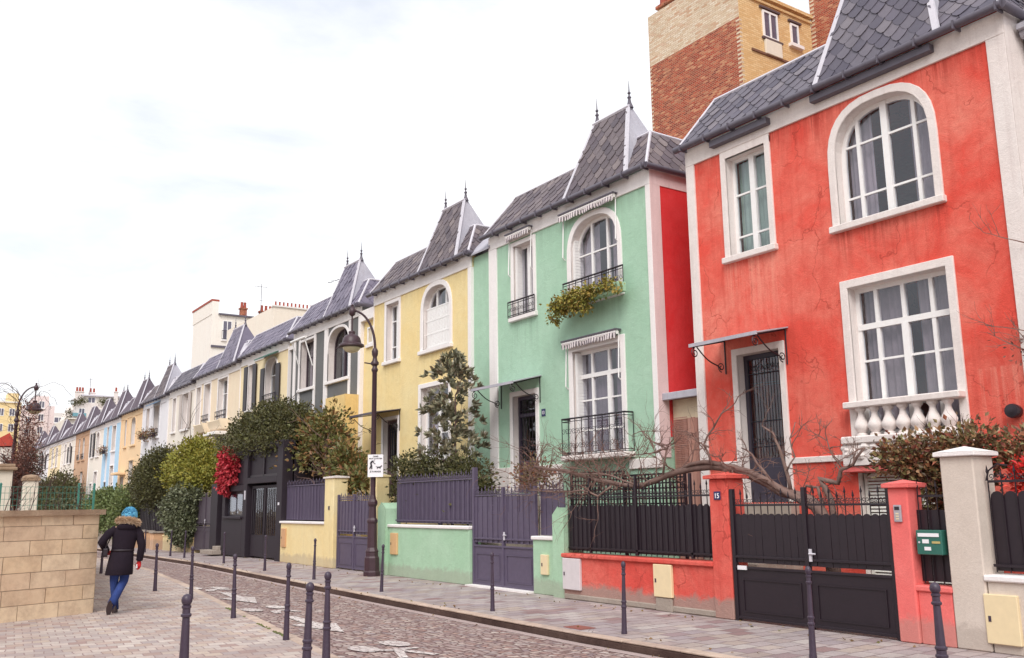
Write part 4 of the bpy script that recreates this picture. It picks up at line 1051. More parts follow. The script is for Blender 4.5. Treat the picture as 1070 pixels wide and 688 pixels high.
# ------------------------------------------------------------------ ground
def G(y): return -.012*max(0, y-30)
def strip(name, pl, pr, z, mat, thick=0, n_sub=4, kind='structure', zr=None):
    """ribbon between two polylines (same y stations) following the street's slope"""
    ys = sorted(set([p[1] for p in pl]+[p[1] for p in pr]+[30, 45, 60, 80, 110]))
    lo = max(pl[0][1], pr[0][1]); hi = min(pl[-1][1], pr[-1][1]); ys = [y for y in ys if lo <= y <= hi]
    def at(p, y):
        for a, b in zip(p, p[1:]):
            if a[1] <= y <= b[1]: return a[0]+(b[0]-a[0])*(y-a[1])/(b[1]-a[1])
        return p[-1][0]
    m = MB(); zz = z
    P = []
    for y in ys: P += [(at(pl, y), y, G(y)+zz), (at(pr, y), y, G(y)+(zz if zr is None else zr))]
    if thick:
        n = len(P); P += [(a, b, c-thick) for a, b, c in P]; F = []
        for i in range(len(ys)-1):
            a = 2*i; F += [(a, a+1, a+3, a+2), (n+a, n+a+2, n+a+3, n+a+1), (a, a+2, n+a+2, n+a), (a+1, n+a+1, n+a+3, a+3)]
        F += [(0, n, n+1, 1), (2*len(ys)-2, 2*len(ys)-1, n+2*len(ys)-1, n+2*len(ys)-2)]
        m.add(P, F)
    else: m.add(P, [(2*i, 2*i+1, 2*i+3, 2*i+2) for i in range(len(ys)-1)])
    o = m.build(name, mat, None, bevel=.02 if thick and thick > .1 else 0, seg=2); tag(o, kind=kind); return o
PAVR = brick_mat('pavement_setts', srgb(178, 160, 160), srgb(212, 198, 196), srgb(128, 112, 112), .34, .24, rot=(0, 0, R(-3)), ms=.011, dirt=.4, bstr=.6,
                 extra=[srgb(172, 160, 160), srgb(190, 178, 176), srgb(180, 166, 162), srgb(168, 156, 160), srgb(150, 118, 116), srgb(194, 184, 178), srgb(184, 168, 156), srgb(164, 152, 156), srgb(198, 190, 184), srgb(178, 166, 166), srgb(186, 174, 170)])
PAVL = brick_mat('light_setts', srgb(190, 170, 168), srgb(226, 212, 206), srgb(150, 128, 125), .20, .21, rot=(0, 0, R(6)), ms=.008, dirt=.4, bstr=.45,
                 extra=[srgb(182, 168, 162), srgb(206, 194, 184), srgb(192, 170, 158), srgb(172, 160, 158), srgb(202, 184, 166), srgb(166, 140, 132), srgb(212, 200, 190), srgb(178, 166, 162), srgb(194, 182, 172)])
def cobble_mat(name='street_cobbles', paint_=False):
    m, nt, b = new_mat(name); v = coords(nt)
    nz = node(nt, 'ShaderNodeTexNoise'); nz.inputs['Scale'].default_value = 1.6; nz.inputs['Detail'].default_value = 3; nt.links.new(v, nz.inputs['Vector'])
    sc = node(nt, 'ShaderNodeVectorMath', operation='SCALE'); sc.inputs['Scale'].default_value = .22; nt.links.new(nz.outputs['Color'], sc.inputs[0])
    ad = node(nt, 'ShaderNodeVectorMath', operation='ADD'); nt.links.new(v, ad.inputs[0]); nt.links.new(sc.outputs[0], ad.inputs[1])
    mp = node(nt, 'ShaderNodeMapping'); mp.inputs['Scale'].default_value = (9.4, 9.4, .01); nt.links.new(ad.outputs[0], mp.inputs['Vector'])
    vo = node(nt, 'ShaderNodeTexVoronoi', feature='F1'); vo.inputs['Scale'].default_value = 1; vo.inputs['Randomness'].default_value = .55; nt.links.new(mp.outputs[0], vo.inputs['Vector'])
    ve = node(nt, 'ShaderNodeTexVoronoi', feature='DISTANCE_TO_EDGE'); ve.inputs['Scale'].default_value = 1; ve.inputs['Randomness'].default_value = .55; nt.links.new(mp.outputs[0], ve.inputs['Vector'])
    sp = node(nt, 'ShaderNodeSeparateColor'); nt.links.new(vo.outputs['Color'], sp.inputs[0])
    c = ramp(nt, sp.outputs[0], [(0, srgb(156, 136, 134)), (.2, srgb(190, 172, 166)), (.38, srgb(146, 122, 120)), (.52, srgb(204, 190, 180)), (.66, srgb(170, 136, 126)), (.82, srgb(138, 124, 128)), (1, srgb(214, 202, 194))])
    e = ramp(nt, ve.outputs['Distance'], [(.03, (1, 1, 1)), (.13, (0, 0, 0))])
    if paint_:
        wn = noise(nt, v, 5, 8, .75); c = mixc(nt, ramp(nt, wn, [(.28, (0, 0, 0)), (.40, (1, 1, 1))]), c, srgb(236, 228, 224))
        e = ramp(nt, ve.outputs['Distance'], [(.0, (.8, .8, .8)), (.07, (0, 0, 0))])
    c = mixc(nt, e, c, srgb(106, 80, 76)); big = noise(nt, v, .7, 6, .65)
    c = mixc(nt, ramp(nt, big, [(.4, (0, 0, 0)), (.75, (.5, .5, .5))]), c, srgb(138, 112, 108))
    f = noise(nt, v, 40, 4, .7)
    c = mixc(nt, ramp(nt, f, [(.35, (0, 0, 0)), (.75, (.4, .4, .4))]), c, srgb(150, 124, 118))
    nt.links.new(c, b.inputs['Base Color']); b.inputs['Roughness'].default_value = .75; b.inputs['Specular IOR Level'].default_value = .3
    h = ramp(nt, ve.outputs['Distance'], [(0, (0, 0, 0)), (.12, (.6, .6, .6)), (.4, (1, 1, 1))])
    mh = node(nt, 'ShaderNodeMath', operation='MULTIPLY_ADD'); mh.inputs[1].default_value = .25; nt.links.new(f, mh.inputs[0]); nt.links.new(h, mh.inputs[2])
    bump(nt, b, mh.outputs[0], .8, .035); return m
COB = cobble_mat()
EARTH = stucco('garden_earth', srgb(120, 104, 84), .5, streaks=0, grain=.04, grime=False)
KERB = stucco('granite_kerb', srgb(204, 180, 158), .5, light=srgb(222, 204, 186), streaks=.3, grain=.012, grime=False)
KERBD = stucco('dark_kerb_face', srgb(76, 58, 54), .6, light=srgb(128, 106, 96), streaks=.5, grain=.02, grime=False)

m = MB(); P = []; ys = [-60, 30, 60, 110, 200, 420, 900]
for y in ys: P += [(-500, y, G(min(y, 200))-.35 if y > 25 else -.35), (600, y, G(min(y, 200))-.35 if y > 25 else -.35)]
m.add(P, [(2*i, 2*i+1, 2*i+3, 2*i+2) for i in range(len(ys)-1)]); tag(m.build('ground', EARTH), kind='structure')
KR = [(7.75, -8), (7.68, 7.3), (7.62, 9.7), (7.70, 13), (7.78, 16), (7.95, 20.7), (8.40, 32.7), (8.9, 45), (9.6, 62), (10.2, 110)]       # right kerb, street edge
KL = [(4.1, -8), (4.2, 6), (4.46, 10.2), (4.69, 12.0), (5.05, 15), (5.8, 21), (6.45, 27.3), (7.0, 40), (7.5, 62), (7.9, 110)]
sh = lambda p, d: [(a+d, b) for a, b in p]
strip('road', sh(KL, -.02), sh(KR, .02), -.012, COB, zr=-.118)
strip('garden_ground', sh(KR, 2.0), [(40, -8), (40, 110)], -.02, EARTH)
strip('pavement', sh(KR, .15), sh(KR, 3.2), 0, PAVR)
def kerb_line(K, w0, w1, z0, z1, mat, ya=-6, yb=100, L=1.0):
    def at(y):
        for a, b in zip(K, K[1:]):
            if a[1] <= y <= b[1]: return a[0]+(b[0]-a[0])*(y-a[1])/(b[1]-a[1])
    m = MB(); y = ya
    while y < yb:
        l = L*RND.uniform(.75, 1.15); a, b = y+.005, y+l-.005; dz = RND.uniform(-.005, .005); dx = RND.uniform(-.005, .005)
        P = [(at(a)+w0+dx, a), (at(a)+w1+dx, a), (at(b)+w1+dx, b), (at(b)+w0+dx, b)]
        m.solid([(p[0], p[1], G(p[1])+z0) for p in P]+[(p[0], p[1], G(p[1])+z1+dz) for p in P], 0); y += l
    return m.build('kerb', mat, None, bevel=.012, seg=2)
KST = island_mat('kerb_granite', mottled=True, rough=.85, cols=[srgb(196, 174, 156), srgb(178, 156, 142), srgb(208, 190, 172), srgb(170, 150, 140), srgb(150, 128, 118), srgb(200, 178, 164)])
tag(kerb_line(KR, .0, .17, -.02, .004, KST), kind='structure')
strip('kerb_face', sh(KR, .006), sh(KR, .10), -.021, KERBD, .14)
tag(kerb_line(KL, -.15, .0, -.10, -.001, KST), kind='structure')
strip('gutter_channel', sh(KR, -.16), sh(KR, -.006), -.108, stucco('gutter_stone', srgb(182, 162, 158), .5, streaks=.3, grain=.02, grime=False))
strip('plaza_paving', [(-30, -8), (-30, 110)], sh(KL, -.14), -.006, PAVL)
m = MB()    # worn moss line along the flush kerb
MOSS = island_mat('moss_green', [srgb(96, 104, 58), srgb(120, 124, 70), srgb(84, 84, 54)], .95)
for i in range(420):
    t = RND.random(); y = 8+8*t
    x = 4.27+(y-8)*.098-.02 if False else None
    for a, b in zip(KL, KL[1:]):
        if a[1] <= y <= b[1]: x = a[0]+(b[0]-a[0])*(y-a[1])/(b[1]-a[1])-.15
    if math.sin(y*2.1)+math.sin(y*5.3) < .2: continue
    r = RND.uniform(.008, .02); x += RND.gauss(0, .012)
    m.add([(x-r, y-r, -.004), (x+r, y-r, -.004), (x+r, y+r, -.002), (x-r, y+r, -.002), (x, y, .012)], [(0, 1, 4), (1, 2, 4), (2, 3, 4), (3, 0, 4)])
tag(m.build('moss', MOSS), 'thin green moss in the joint beside the flush kerb', 'moss', kind='stuff')

# worn painted bicycle symbols and arrows
def mark_mat():
    m, nt, b = new_mat('worn_road_paint'); v = coords(nt); n = noise(nt, v, 9, 8, .75)
    c = ramp(nt, n, [(.36, srgb(196, 180, 174)), (.5, srgb(238, 230, 226))]); nt.links.new(c, b.inputs['Base Color']); b.inputs['Roughness'].default_value = .8
    bump(nt, b, noise(nt, v, 12, 4, .6), .5, .02); return m
MARK = cobble_mat('worn_road_paint', True)
def ell(cx, cy, rx, ry, n=20): return [(cx+rx*math.cos(2*PI*k/n)*(1+.05*math.sin(3*k)), cy+ry*math.sin(2*PI*k/n)) for k in range(n)]
def rz_(x, y):
    for (a, b), (c, d) in zip(zip(KL, KL[1:]), zip(KL, KL[1:])):
        if a[1] <= y <= b[1]: xl = a[0]+(b[0]-a[0])*(y-a[1])/(b[1]-a[1])
    for a, b in zip(KR, KR[1:]):
        if a[1] <= y <= b[1]: xr = a[0]+(b[0]-a[0])*(y-a[1])/(b[1]-a[1])
    return -.012-.106*(x-xl)/(xr-xl)+.009
def marking(polys, name='bicycle_marking'):
    m = MB()
    for p in polys: m.poly([(x*1.015, y*1.015, rz_(x*1.015, y*1.015)) for x, y in p])
    tag(m.build(name, MARK), kind='structure')
marking([ell(4.88, 10.35, .17, .27), ell(5.42, 10.62, .17, .27),
         [(4.92, 9.5), (5.02, 9.5), (5.2, 9.95), (5.36, 9.55), (5.48, 9.6), (5.28, 10.1), (5.5, 10.12), (5.5, 10.22), (5.0, 10.2), (4.98, 10.1), (5.12, 10.05)]])
marking([ell(5.2, 15.25, .16, .27), ell(5.75, 15.6, .17, .27), [(5.35, 14.6), (5.45, 14.6), (5.6, 15.0), (5.8, 14.7), (5.88, 14.8), (5.72, 15.15), (5.4, 15.0)]])
marking([[(5.32, 14.2), (5.48, 14.15), (5.46, 13.1), (5.68, 13.0), (5.32, 11.9), (5.0, 13.0), (5.24, 13.05)]], 'arrow_marking')
marking([[(5.75, 18.8), (5.92, 18.8), (5.86, 17.7), (6.05, 17.6), (5.68, 16.4), (5.34, 17.5), (5.62, 17.6)]], 'arrow_marking')
marking([ell(5.58, 20.0, .16, .3), ell(6.12, 20.0, .17, .3), [(5.6, 19.2), (5.75, 19.2), (5.95, 19.6), (6.2, 19.3), (6.2, 19.45), (6.0, 19.8), (5.7, 19.6)]])
m = MB(); m.box(7.86, 8.12, 10.05, 10.42, 0.0, .008); tag(m.build('drain_cover', paint('rusty_iron', srgb(142, 84, 74), .7, .2)), 'rusty square cover set in the pavement near the kerb', 'drain cover')

# ------------------------------------------------------------------ bollards
def bollard_mesh():
    m = MB(); m.lathe((0, 0, 0), [(.062, -.08), (.062, .02), (.056, .05), (.048, .30), (.047, .335), (.058, .345), (.058, .36), (.046, .37), (.046, .40), (.056, .41), (.056, .425), (.044, .435), (.034, .74), (.033, .76), (.047, .77), (.049, .785), (.036, .795), (.035, .83), (.043, .84), (.043, .855), (.026, .865)], 16)
    b = MB(); b.lathe((0, 0, .90), [(.022, -.045), (.036, -.036), (.048, -.015), (.050, .003), (.045, .025), (.030, .042), (.010, .050)], 16); return m, b
bt = thing('bollard', '', 'bollard', (0, 0, 0), 'iron bollards along the pavements'); a, b = bollard_mesh()
a.build('post', IRON, bt, smooth=True, auto=35); b.build('ball_top', IRON, bt, smooth=True, auto=60)
BOL = [(2.22, 8.14, 'thick iron bollard at the bottom left, closest to the paved corner', 1.0, .9),
 (3.45, 8.56, 'iron bollard cut by the bottom edge, left one of the close middle pair', 1.0, .85),
 (4.17, 9.78, 'iron bollard cut by the bottom edge, right one of the close middle pair', 1.0, .8),
 (4.45, 11.72, 'iron bollard with its foot on the moss line by the painted arrow', 1.0, .68),
 (4.66, 14.5, 'iron bollard standing left of the painted white discs on the cobbles', 1.0, .68),
 (4.98, 18.0, 'iron bollard just right of the walking woman, second from her', 1.0, .68),
 (4.86, 20.2, 'iron bollard nearest to the right hand of the walking woman', 1.0, .68),
 (5.02, 26.6, 'distant iron bollard half hidden between stone wall corner and the woman', 1.0, .68),
 (8.38, 6.73, 'iron bollard in front of the wide black double gate', 1.0, .68),
 (7.5, 4.70, 'iron bollard at the bottom right in front of the salmon pillar', 1.0, 0),
 (8.06, 9.40, 'slim iron bollard in front of the coral red wall', .95, .62),
 (8.16, 12.65, 'slim iron bollard in front of the plum grey double gate', .95, .62),
 (8.30, 16.85, 'slim iron bollard in front of the long mint green wall', .95, .62),
 (8.48, 20.7, 'slim iron bollard in front of the pale yellow pillar', .97, .66),
 (8.62, 24.4, 'slim iron bollard in front of the black porch door', .97, .66),
 (8.80, 28.5, 'slim iron bollard left of the black porch door', .97, .66),
 (8.97, 33.5, 'slim iron bollard in front of the grey sheet gate', .97, .66),
 (9.03, 35.6, 'slim iron bollard in front of the ivy column', .97, .66),
 (9.33, 40.8, 'farthest slim iron bollard, in front of the low apricot piers', .97, .66)]
for i, (x, y, lab, s, thin) in enumerate(BOL):
    o = bt if i == 0 else copy_tree(bt)
    o.location = (x, y, G(y)-.004 if x < 7 else G(y)); o['label'] = lab
    if thin: o.scale = (thin, thin, s)
    o.rotation_euler = (R(RND.uniform(-1.2, 1.2)), R(RND.uniform(-1.2, 1.2)), RND.random()*6)

# ------------------------------------------------------------------ street lamp
def street_lamp(x, y, label, zb=0, arm=(-1, 0), far=False, sc=1.0):
    l = thing('street_lamp', label, 'street lamp', (x, y, zb)); c = (x, y, zb)
    m = MB(); m.lathe(c, [(.21, 0), (.21, .10), (.19, .12), (.185, .42), (.16, .46), (.155, .55), (.17, .57), (.155, .60), (.125, .66), (.115, 1.22), (.135, 1.26), (.135, 1.30), (.10, 1.36), (.09, 1.62), (.125, 1.68), (.125, 1.74), (.09, 1.80), (.07, 1.90), (.065, 2.1)], 8)
    m.build('base', LAMPM, l, bevel=.006)
    m = MB(); m.lathe(c, [(.066, 2.09), (.058, 4.9), (.075, 4.93), (.085, 4.97), (.06, 5.02), (.058, 5.06), (.10, 5.10), (.10, 5.15), (.065, 5.2), (.05, 5.28), (.075, 5.34), (.08, 5.44), (.05, 5.50), (.038, 5.52)], 12)
    m.tube([(x, y, zb+5.1), (x+.26*arm[0], y+.26*arm[1], zb+5.14)], .018, 6)
    m.build('pole', LAMPM, l, smooth=True, auto=40)
    m = MB(); q = []
    Rr = .56
    for k in range(15):
        a = PI*.5*k/14; q.append((x+arm[0]*Rr*(1-math.cos(a)), y+arm[1]*Rr*(1-math.cos(a)), zb+5.5+(.95)*math.sin(a)))
    m.tube(q, [.036-.010*k/14 for k in range(15)], 8)
    ex, ey = x+arm[0]*(Rr+.02), y+arm[1]*(Rr+.02)
    m.lathe((ex, ey, zb+6.42), [(.02, -.12), (.07, -.08), (.085, -.02), (.085, .05), (.055, .09), (.03, .13), (.045, .16), (.01, .20)], 10)
    m.tube([(ex, ey, zb+6.35), (ex, ey, zb+5.9)], .022, 6)
    m.build('arm', LAMPM, l, smooth=True, auto=45)
    m = MB(); m.lathe((ex, ey, zb+5.6), [(.075, .32), (.085, .29), (.075, .26), (.085, .24), (.15, .22), (.21, .15), (.235, .06), (.24, .02), (.31, -.02), (.315, -.06), (.235, -.09), (.22, -.085)], 20)
    hd = m.build('lamp_head', LAMPM, l, smooth=True, auto=40)
    m = MB(); m.lathe((ex, ey, zb+5.6), [(.225, -.088), (.205, -.13), (.15, -.185), (.07, -.215), (.01, -.222)], 20); gm = paint('lamp_bowl_glass', srgb(206, 196, 160), .15, .15); m.build('glass_bowl', gm, hd, smooth=True)
    return l
street_lamp(9.95, 20.74, 'dark iron street lamp with curved arm in front of the pale yellow house', arm=(-.93, .36))
sg = thing('dog_sign', 'small white notice with black figures fixed to the street lamp pole', 'sign', (9.95, 20.6, 2.6))
c, s_ = math.cos(R(-38)), math.sin(R(-38))
def srot(px, py): return (9.95+px*c-py*s_, 20.60+px*s_+py*c)
def sbox(a, b, z0, z1, d0, d1):
    m = MB(); pts = [srot(a, d0), srot(b, d0), srot(b, d1), srot(a, d1)]
    m.prism([(p[0], p[1], z0) for p in pts], (0, 0, z1-z0)); return m
pl = sbox(-.19, .19, 2.33, 2.87, -.03, -.02).build('plate', WHP, sg, bevel=.01)
SGN = paint('sign_black', srgb(46, 42, 50), .6)
px, py = srot(0, -.034)
for txt, sz, z in (("J'AIME", .05, 2.805), ('MON QUARTIER', .043, 2.755), ('JE RAMASSE', .052, 2.44)):
    text_mesh(txt, sz, SGN, pl, (px, py, z), (R(90), 0, R(-38)))
m = MB()
def stub(pts, r):
    m.tube([(*srot(a, -.036), z) for a, z in pts], r, 6)
stub([(-.14, 2.52), (-.11, 2.60), (-.12, 2.68)], .014); stub([(-.09, 2.52), (-.09, 2.60), (-.12, 2.67)], .014); stub([(-.12, 2.65), (-.09, 2.70), (-.05, 2.71)], .022); stub([(-.03, 2.725), (-.028, 2.726)], .02); stub([(-.06, 2.70), (-.03, 2.65), (0, 2.64)], .009)
stub([(.04, 2.56), (.12, 2.565)], .016); stub([(.12, 2.565), (.155, 2.60)], .012); stub([(.05, 2.56), (.04, 2.52)], .007); stub([(.11, 2.56), (.115, 2.52)], .007); stub([(.04, 2.565), (.01, 2.585)], .006)
m.build('pictogram', SGN, pl)

# ------------------------------------------------------------------ vegetation
def leaf(mb, p, d, s, w, curl=.25):
    d = d.normalized(); side = d.cross(Vector((RND.uniform(-1, 1), RND.uniform(-1, 1), RND.uniform(-1, 1))))
    if side.length < 1e-3: return
    side.normalize(); up = side.cross(d)
    a = p; t = p+d*s-up*s*curl; m1 = p+d*s*.5+side*w*.5+up*s*.05; m2 = p+d*s*.5-side*w*.5+up*s*.05
    mb.add([a, m1, t, m2], [(0, 1, 2), (0, 2, 3)])
def rv():
    while True:
        v = Vector((RND.uniform(-1, 1), RND.uniform(-1, 1), RND.uniform(-1, 1)))
        if .05 < v.length < 1: return v.normalized()
def crown(blobs, n, s, clump=.16, per=14, w=.5, hole=.0, droop=0, shell=.45, asp=1.0):
    """leaf clumps spread through several uneven ellipsoids"""
    mb = MB(); vol = [a[3]*a[4]*a[5] for a in blobs]; T = sum(vol)
    for bl, v in zip(blobs, vol):
        k = max(3, int(n*v/T/per))
        for _ in range(k):
            d = rv(); r = RND.random()**shell
            cpt = Vector((bl[0]+d.x*bl[3]*r, bl[1]+d.y*bl[4]*r, bl[2]+d.z*bl[5]*r))
            cs = clump*RND.uniform(.6, 1.4)
            for _ in range(per):
                q = cpt+Vector((RND.gauss(0, cs), RND.gauss(0, cs), RND.gauss(0, cs*.8)))
                dd = (q-cpt).normalized()+rv()*.7+Vector((0, 0, .3-droop))+d*.4
                sz = s*RND.uniform(.6, 1.3); leaf(mb, q, dd, sz*asp, sz*w)
    return mb
def twigs(mb, p, d, L, r, depth, spread=.7, up=0, kids=3, wob=.2):
    pts = [Vector(p)]; dd = Vector(d).normalized(); n = 5
    for i in range(n):
        dd = (dd+rv()*wob+Vector((0, 0, up*.15))).normalized(); pts.append(pts[-1]+dd*L/n)
    mb.tube(pts, [r*(1-.6*i/n) for i in range(n+1)], 5 if r > .01 else 3, False)
    if depth > 0:
        for k in range(kids):
            i = RND.randint(1, n); d2 = ((pts[i]-pts[i-1]).normalized()+rv()*spread).normalized()
            twigs(mb, pts[i], d2, L*RND.uniform(.45, .8), r*.55, depth-1, spread, up, kids, wob)
BARK = stucco('brown_bark', srgb(122, 98, 92), .6, light=srgb(172, 148, 136), streaks=.4, grain=.02, grime=False)
BARKD = stucco('dark_bark', srgb(84, 62, 60), .4, streaks=.3, grain=.02, grime=False)
TWIG = stucco('pinkish_twig_bark', srgb(126, 98, 90), .5, light=srgb(164, 134, 122), streaks=.2, grain=.004, grime=False)
DKG = island_mat('dark_green_leaves', [srgb(66, 68, 42), srgb(96, 98, 54), srgb(80, 82, 48), srgb(126, 128, 74), srgb(56, 56, 42), srgb(108, 100, 60)], .5, k=.8)
MAG = island_mat('magnolia_leaves', [srgb(74, 76, 54), srgb(106, 108, 74), srgb(164, 150, 120), srgb(130, 134, 98), srgb(126, 90, 66), srgb(82, 86, 60), srgb(196, 190, 168)], .35, k=.85)
PHO = island_mat('green_and_rust_leaves', [srgb(100, 106, 58), srgb(160, 84, 62), srgb(132, 134, 76), srgb(186, 124, 84), srgb(82, 84, 50), srgb(164, 158, 96), srgb(112, 112, 62), srgb(108, 112, 60)], .5, k=.82)
YGR = island_mat('yellow_green_leaves', [srgb(176, 178, 68), srgb(142, 150, 62), srgb(196, 190, 90), srgb(118, 130, 58), srgb(186, 168, 70)], .55, k=.6)
REDL = island_mat('crimson_leaves', [srgb(206, 40, 62), srgb(228, 62, 80), srgb(176, 30, 52), srgb(236, 90, 96)], .5, k=.66)
IVY = island_mat('ivy_leaves', [srgb(84, 90, 66), srgb(124, 130, 96), srgb(66, 68, 52), srgb(158, 162, 128), srgb(98, 102, 74)], .4, k=.85)
HED = island_mat('hedge_leaves', [srgb(92, 110, 62), srgb(124, 140, 80), srgb(72, 86, 54), srgb(146, 156, 96)], .5, k=.75)
RUST = island_mat('rust_and_green_leaves', [srgb(140, 66, 56), srgb(104, 96, 62), srgb(170, 92, 66), srgb(132, 132, 82), srgb(190, 150, 110), srgb(82, 72, 52), srgb(150, 156, 100), srgb(120, 48, 46), srgb(74, 78, 50)], .5)
FLAME = island_mat('flame_red_leaves', [srgb(238, 70, 60), srgb(244, 104, 80), srgb(220, 50, 54)], .5)
TRAIL = island_mat('yellowing_trailing_leaves', [srgb(178, 164, 70), srgb(140, 142, 66), srgb(196, 172, 86), srgb(168, 116, 62), srgb(112, 120, 58)], .5, k=.8)
BRN = island_mat('brown_dry_leaves', [srgb(132, 84, 70), srgb(104, 66, 60), srgb(158, 104, 84), srgb(88, 60, 56)], .7)

def plant(name, label, cat, loc, foliage, fmat, trunkmb=None, tmat=None, group=None, part='crown', tpart='trunk'):
    t = thing(name, label, cat, loc, group); foliage.build(part, fmat, t)
    if trunkmb: trunkmb.build(tpart, tmat or BARK, t, smooth=True)
    return t
def stem(x, y, z0, z1, r, lean=(0, 0), kids=7, L=.9, up=.6):
    m = MB(); pts = [(x+lean[0]*k/6+.03*math.sin(k*2), y+lean[1]*k/6+.03*math.cos(k*3), z0+(z1-z0)*k/6) for k in range(7)]
    m.tube(pts, [r*(1-.6*k/6) for k in range(7)], 8)
    for k in range(kids):
        i = RND.randint(2, 6); d = rv(); d.z = abs(d.z)*.6+up; twigs(m, pts[i], d, L*RND.uniform(.6, 1.2), r*.4, 2, .8, .5)
    return m
m = MB()
for i in range(260):
    y = 6+RND.random()*26; kx = 7.72+(y-16)*.03*(y > 16)
    x = kx+(RND.choice((-.1, .25, 2.1))+RND.gauss(0, .12)); z = .012 if x > kx+.02 else -.10
    if -.03 < x-kx < .03: continue
    leaf(m, Vector((x, y, z)), Vector((RND.uniform(-1, 1), RND.uniform(-1, 1), .1)), RND.uniform(.03, .06), .03, .1)
tag(m.build('fallen_leaves', island_mat('litter_leaves', [srgb(140, 104, 72), srgb(112, 80, 60), srgb(160, 134, 88), srgb(96, 100, 60)], .9)), 'scattered dry leaves along the kerb and wall foot', 'leaves', kind='stuff')
# magnolia
mb = MB()
for _ in range(165):
    z = 2.3+3.05*RND.random()**.9; k = (z-2.3)/3.05; w = (.92*(1-k)**.7+.15)*(1+.3*math.sin(z*7))
    yy = 19.75+RND.uniform(-1, 1)*w-(z-3.5)*.05; xx = 11.55+RND.uniform(-1, 1)*min(w, .6)
    p = Vector((xx, yy, z)); out = Vector((xx-11.55, yy-19.75, 0)); out = (out.normalized() if out.length > .01 else rv())*.8+Vector((0, 0, .7))
    for j in range(12): d = out+rv()*.95; leaf(mb, p+rv()*.04, d, RND.uniform(.13, .23), .085, .15)
plant('magnolia_tree', 'glossy leaved magnolia growing up the corner of the pale yellow house', 'tree', (11.6, 19.8, 0), mb, MAG, stem(11.6, 19.8, 0, 4.3, .045, lean=(.0, -.25), kids=10, L=.55), BARK)
plant('clipped_shrub', 'dense dark shrub below the magnolia, behind the plum grey sheet fence', 'shrub', (11.2, 19.6, 0),
      crown([(11.2, 20.6, 2.2, .5, 1.5, .85), (11.2, 18.6, 2.1, .5, 1.1, .7), (11.1, 17.7, 1.7, .4, .6, .5)], 11000, .085, .10, w=.6), DKG, stem(11.2, 19.6, 0, 2.2, .05, kids=12), BARKD)
plant('photinia_shrub', 'loose shrub with rust tipped leaves behind the pale yellow wall', 'shrub', (11.2, 26.5, 0),
      crown([(11.2, 27.2, 3.5, .55, 1.4, 1.0), (11.2, 25.2, 2.8, .5, 1.2, .8), (11.1, 28.6, 3.3, .5, .9, .9), (11.1, 24.0, 2.4, .4, .8, .5), (11.3, 26.6, 4.2, .4, .7, .5)], 4600, .15, .17, 10, w=.6, shell=.8), PHO,
      stem(11.3, 26.6, 0, 3.4, .06, kids=22, L=.9), BARK)
plant('clipped_tree', 'broad dark green clipped crown spreading over the black porch', 'tree', (11.3, 31.4, 0),
      crown([(11.3, 31.3, 4.45, .9, 2.4, .85), (11.2, 29.6, 4.2, .8, 1.3, .6), (11.3, 33.4, 4.35, .9, 1.7, .75), (11.0, 34.6, 3.9, .7, 1.0, .6), (10.5, 30.2, 3.75, .5, 2.3, .4), (10.45, 32.2, 3.65, .4, 1.2, .35), (11.0, 31.6, 3.9, .9, 3.0, .4)], 30000, .095, .10, 18, w=.62, shell=.3), DKG,
      stem(11.4, 31.6, 0, 4.0, .12, kids=10, L=1.2), BARKD)
plant('creeper', 'crimson creeper hanging beside the black porch', 'creeper', (10.5, 34.0, 3.6),
      crown([(10.35, 33.2, 3.1, .15, .8, .45), (10.3, 33.3, 2.75, .15, .7, .4), (10.32, 33.6, 2.35, .12, .4, .2), (10.4, 33.7, 3.45, .2, .4, .25)], 4200, .13, .08, 10, w=.75, droop=.9), REDL)
plant('maple_tree', 'yellow green leafy tree in front of the cream house', 'tree', (11.2, 40.5, 0),
      crown([(11.2, 40.4, 3.5, .9, 2.0, 1.0), (11.1, 42.4, 3.2, .8, 1.5, .8), (11.0, 38.6, 3.0, .8, 1.4, .8), (11.3, 40.8, 4.2, .5, 1.1, .5)], 14000, .13, .15, 14, w=.65, shell=.4), YGR,
      stem(11.2, 40.4, 0, 3.6, .08, kids=18, L=1.4), BARKD)
plant('yew_tree', 'dark bulky evergreen left of the yellow green tree', 'tree', (11.2, 47.3, 0),
      crown([(11.2, 47.3, 3.0, .9, 2.8, 1.4), (11.2, 46.0, 3.8, .7, 1.5, .7), (11.1, 49.5, 2.9, .7, 1.4, 1.1)], 22000, .11, .13, 16, w=.6, shell=.3), DKG, stem(11.2, 47.3, 0, 3, .1, kids=8), BARKD)
plant('ivy_column', 'grey green ivy mound spilling over the railings to the pavement', 'ivy', (10.5, 39.8, 0),
      crown([(10.5, 39.6, 1.6, .45, 1.9, 1.0), (10.4, 39.2, .9, .35, 1.5, .7), (10.5, 41.6, 1.5, .4, .9, .7), (10.4, 38.0, 2.1, .3, .6, .25)], 17000, .12, .1, 16, w=.8, droop=.5, shell=.3), IVY, stem(10.7, 39.8, 0, 1.6, .04, kids=6), BARKD)
plant('hedge', 'light green clipped hedge behind the walking woman', 'hedge', (11.0, 55.5, 0),
      crown([(11.0, 52.6, 1.5, .7, 2.2, 1.25), (11.0, 56.5, 1.55, .7, 2.4, 1.25), (11.0, 60, 1.5, .7, 2.0, 1.2)], 17000, .15, .14, 14, w=.7, shell=.3), HED, stem(11.0, 55.5, -.3, 1.6, .05, kids=10), BARKD)
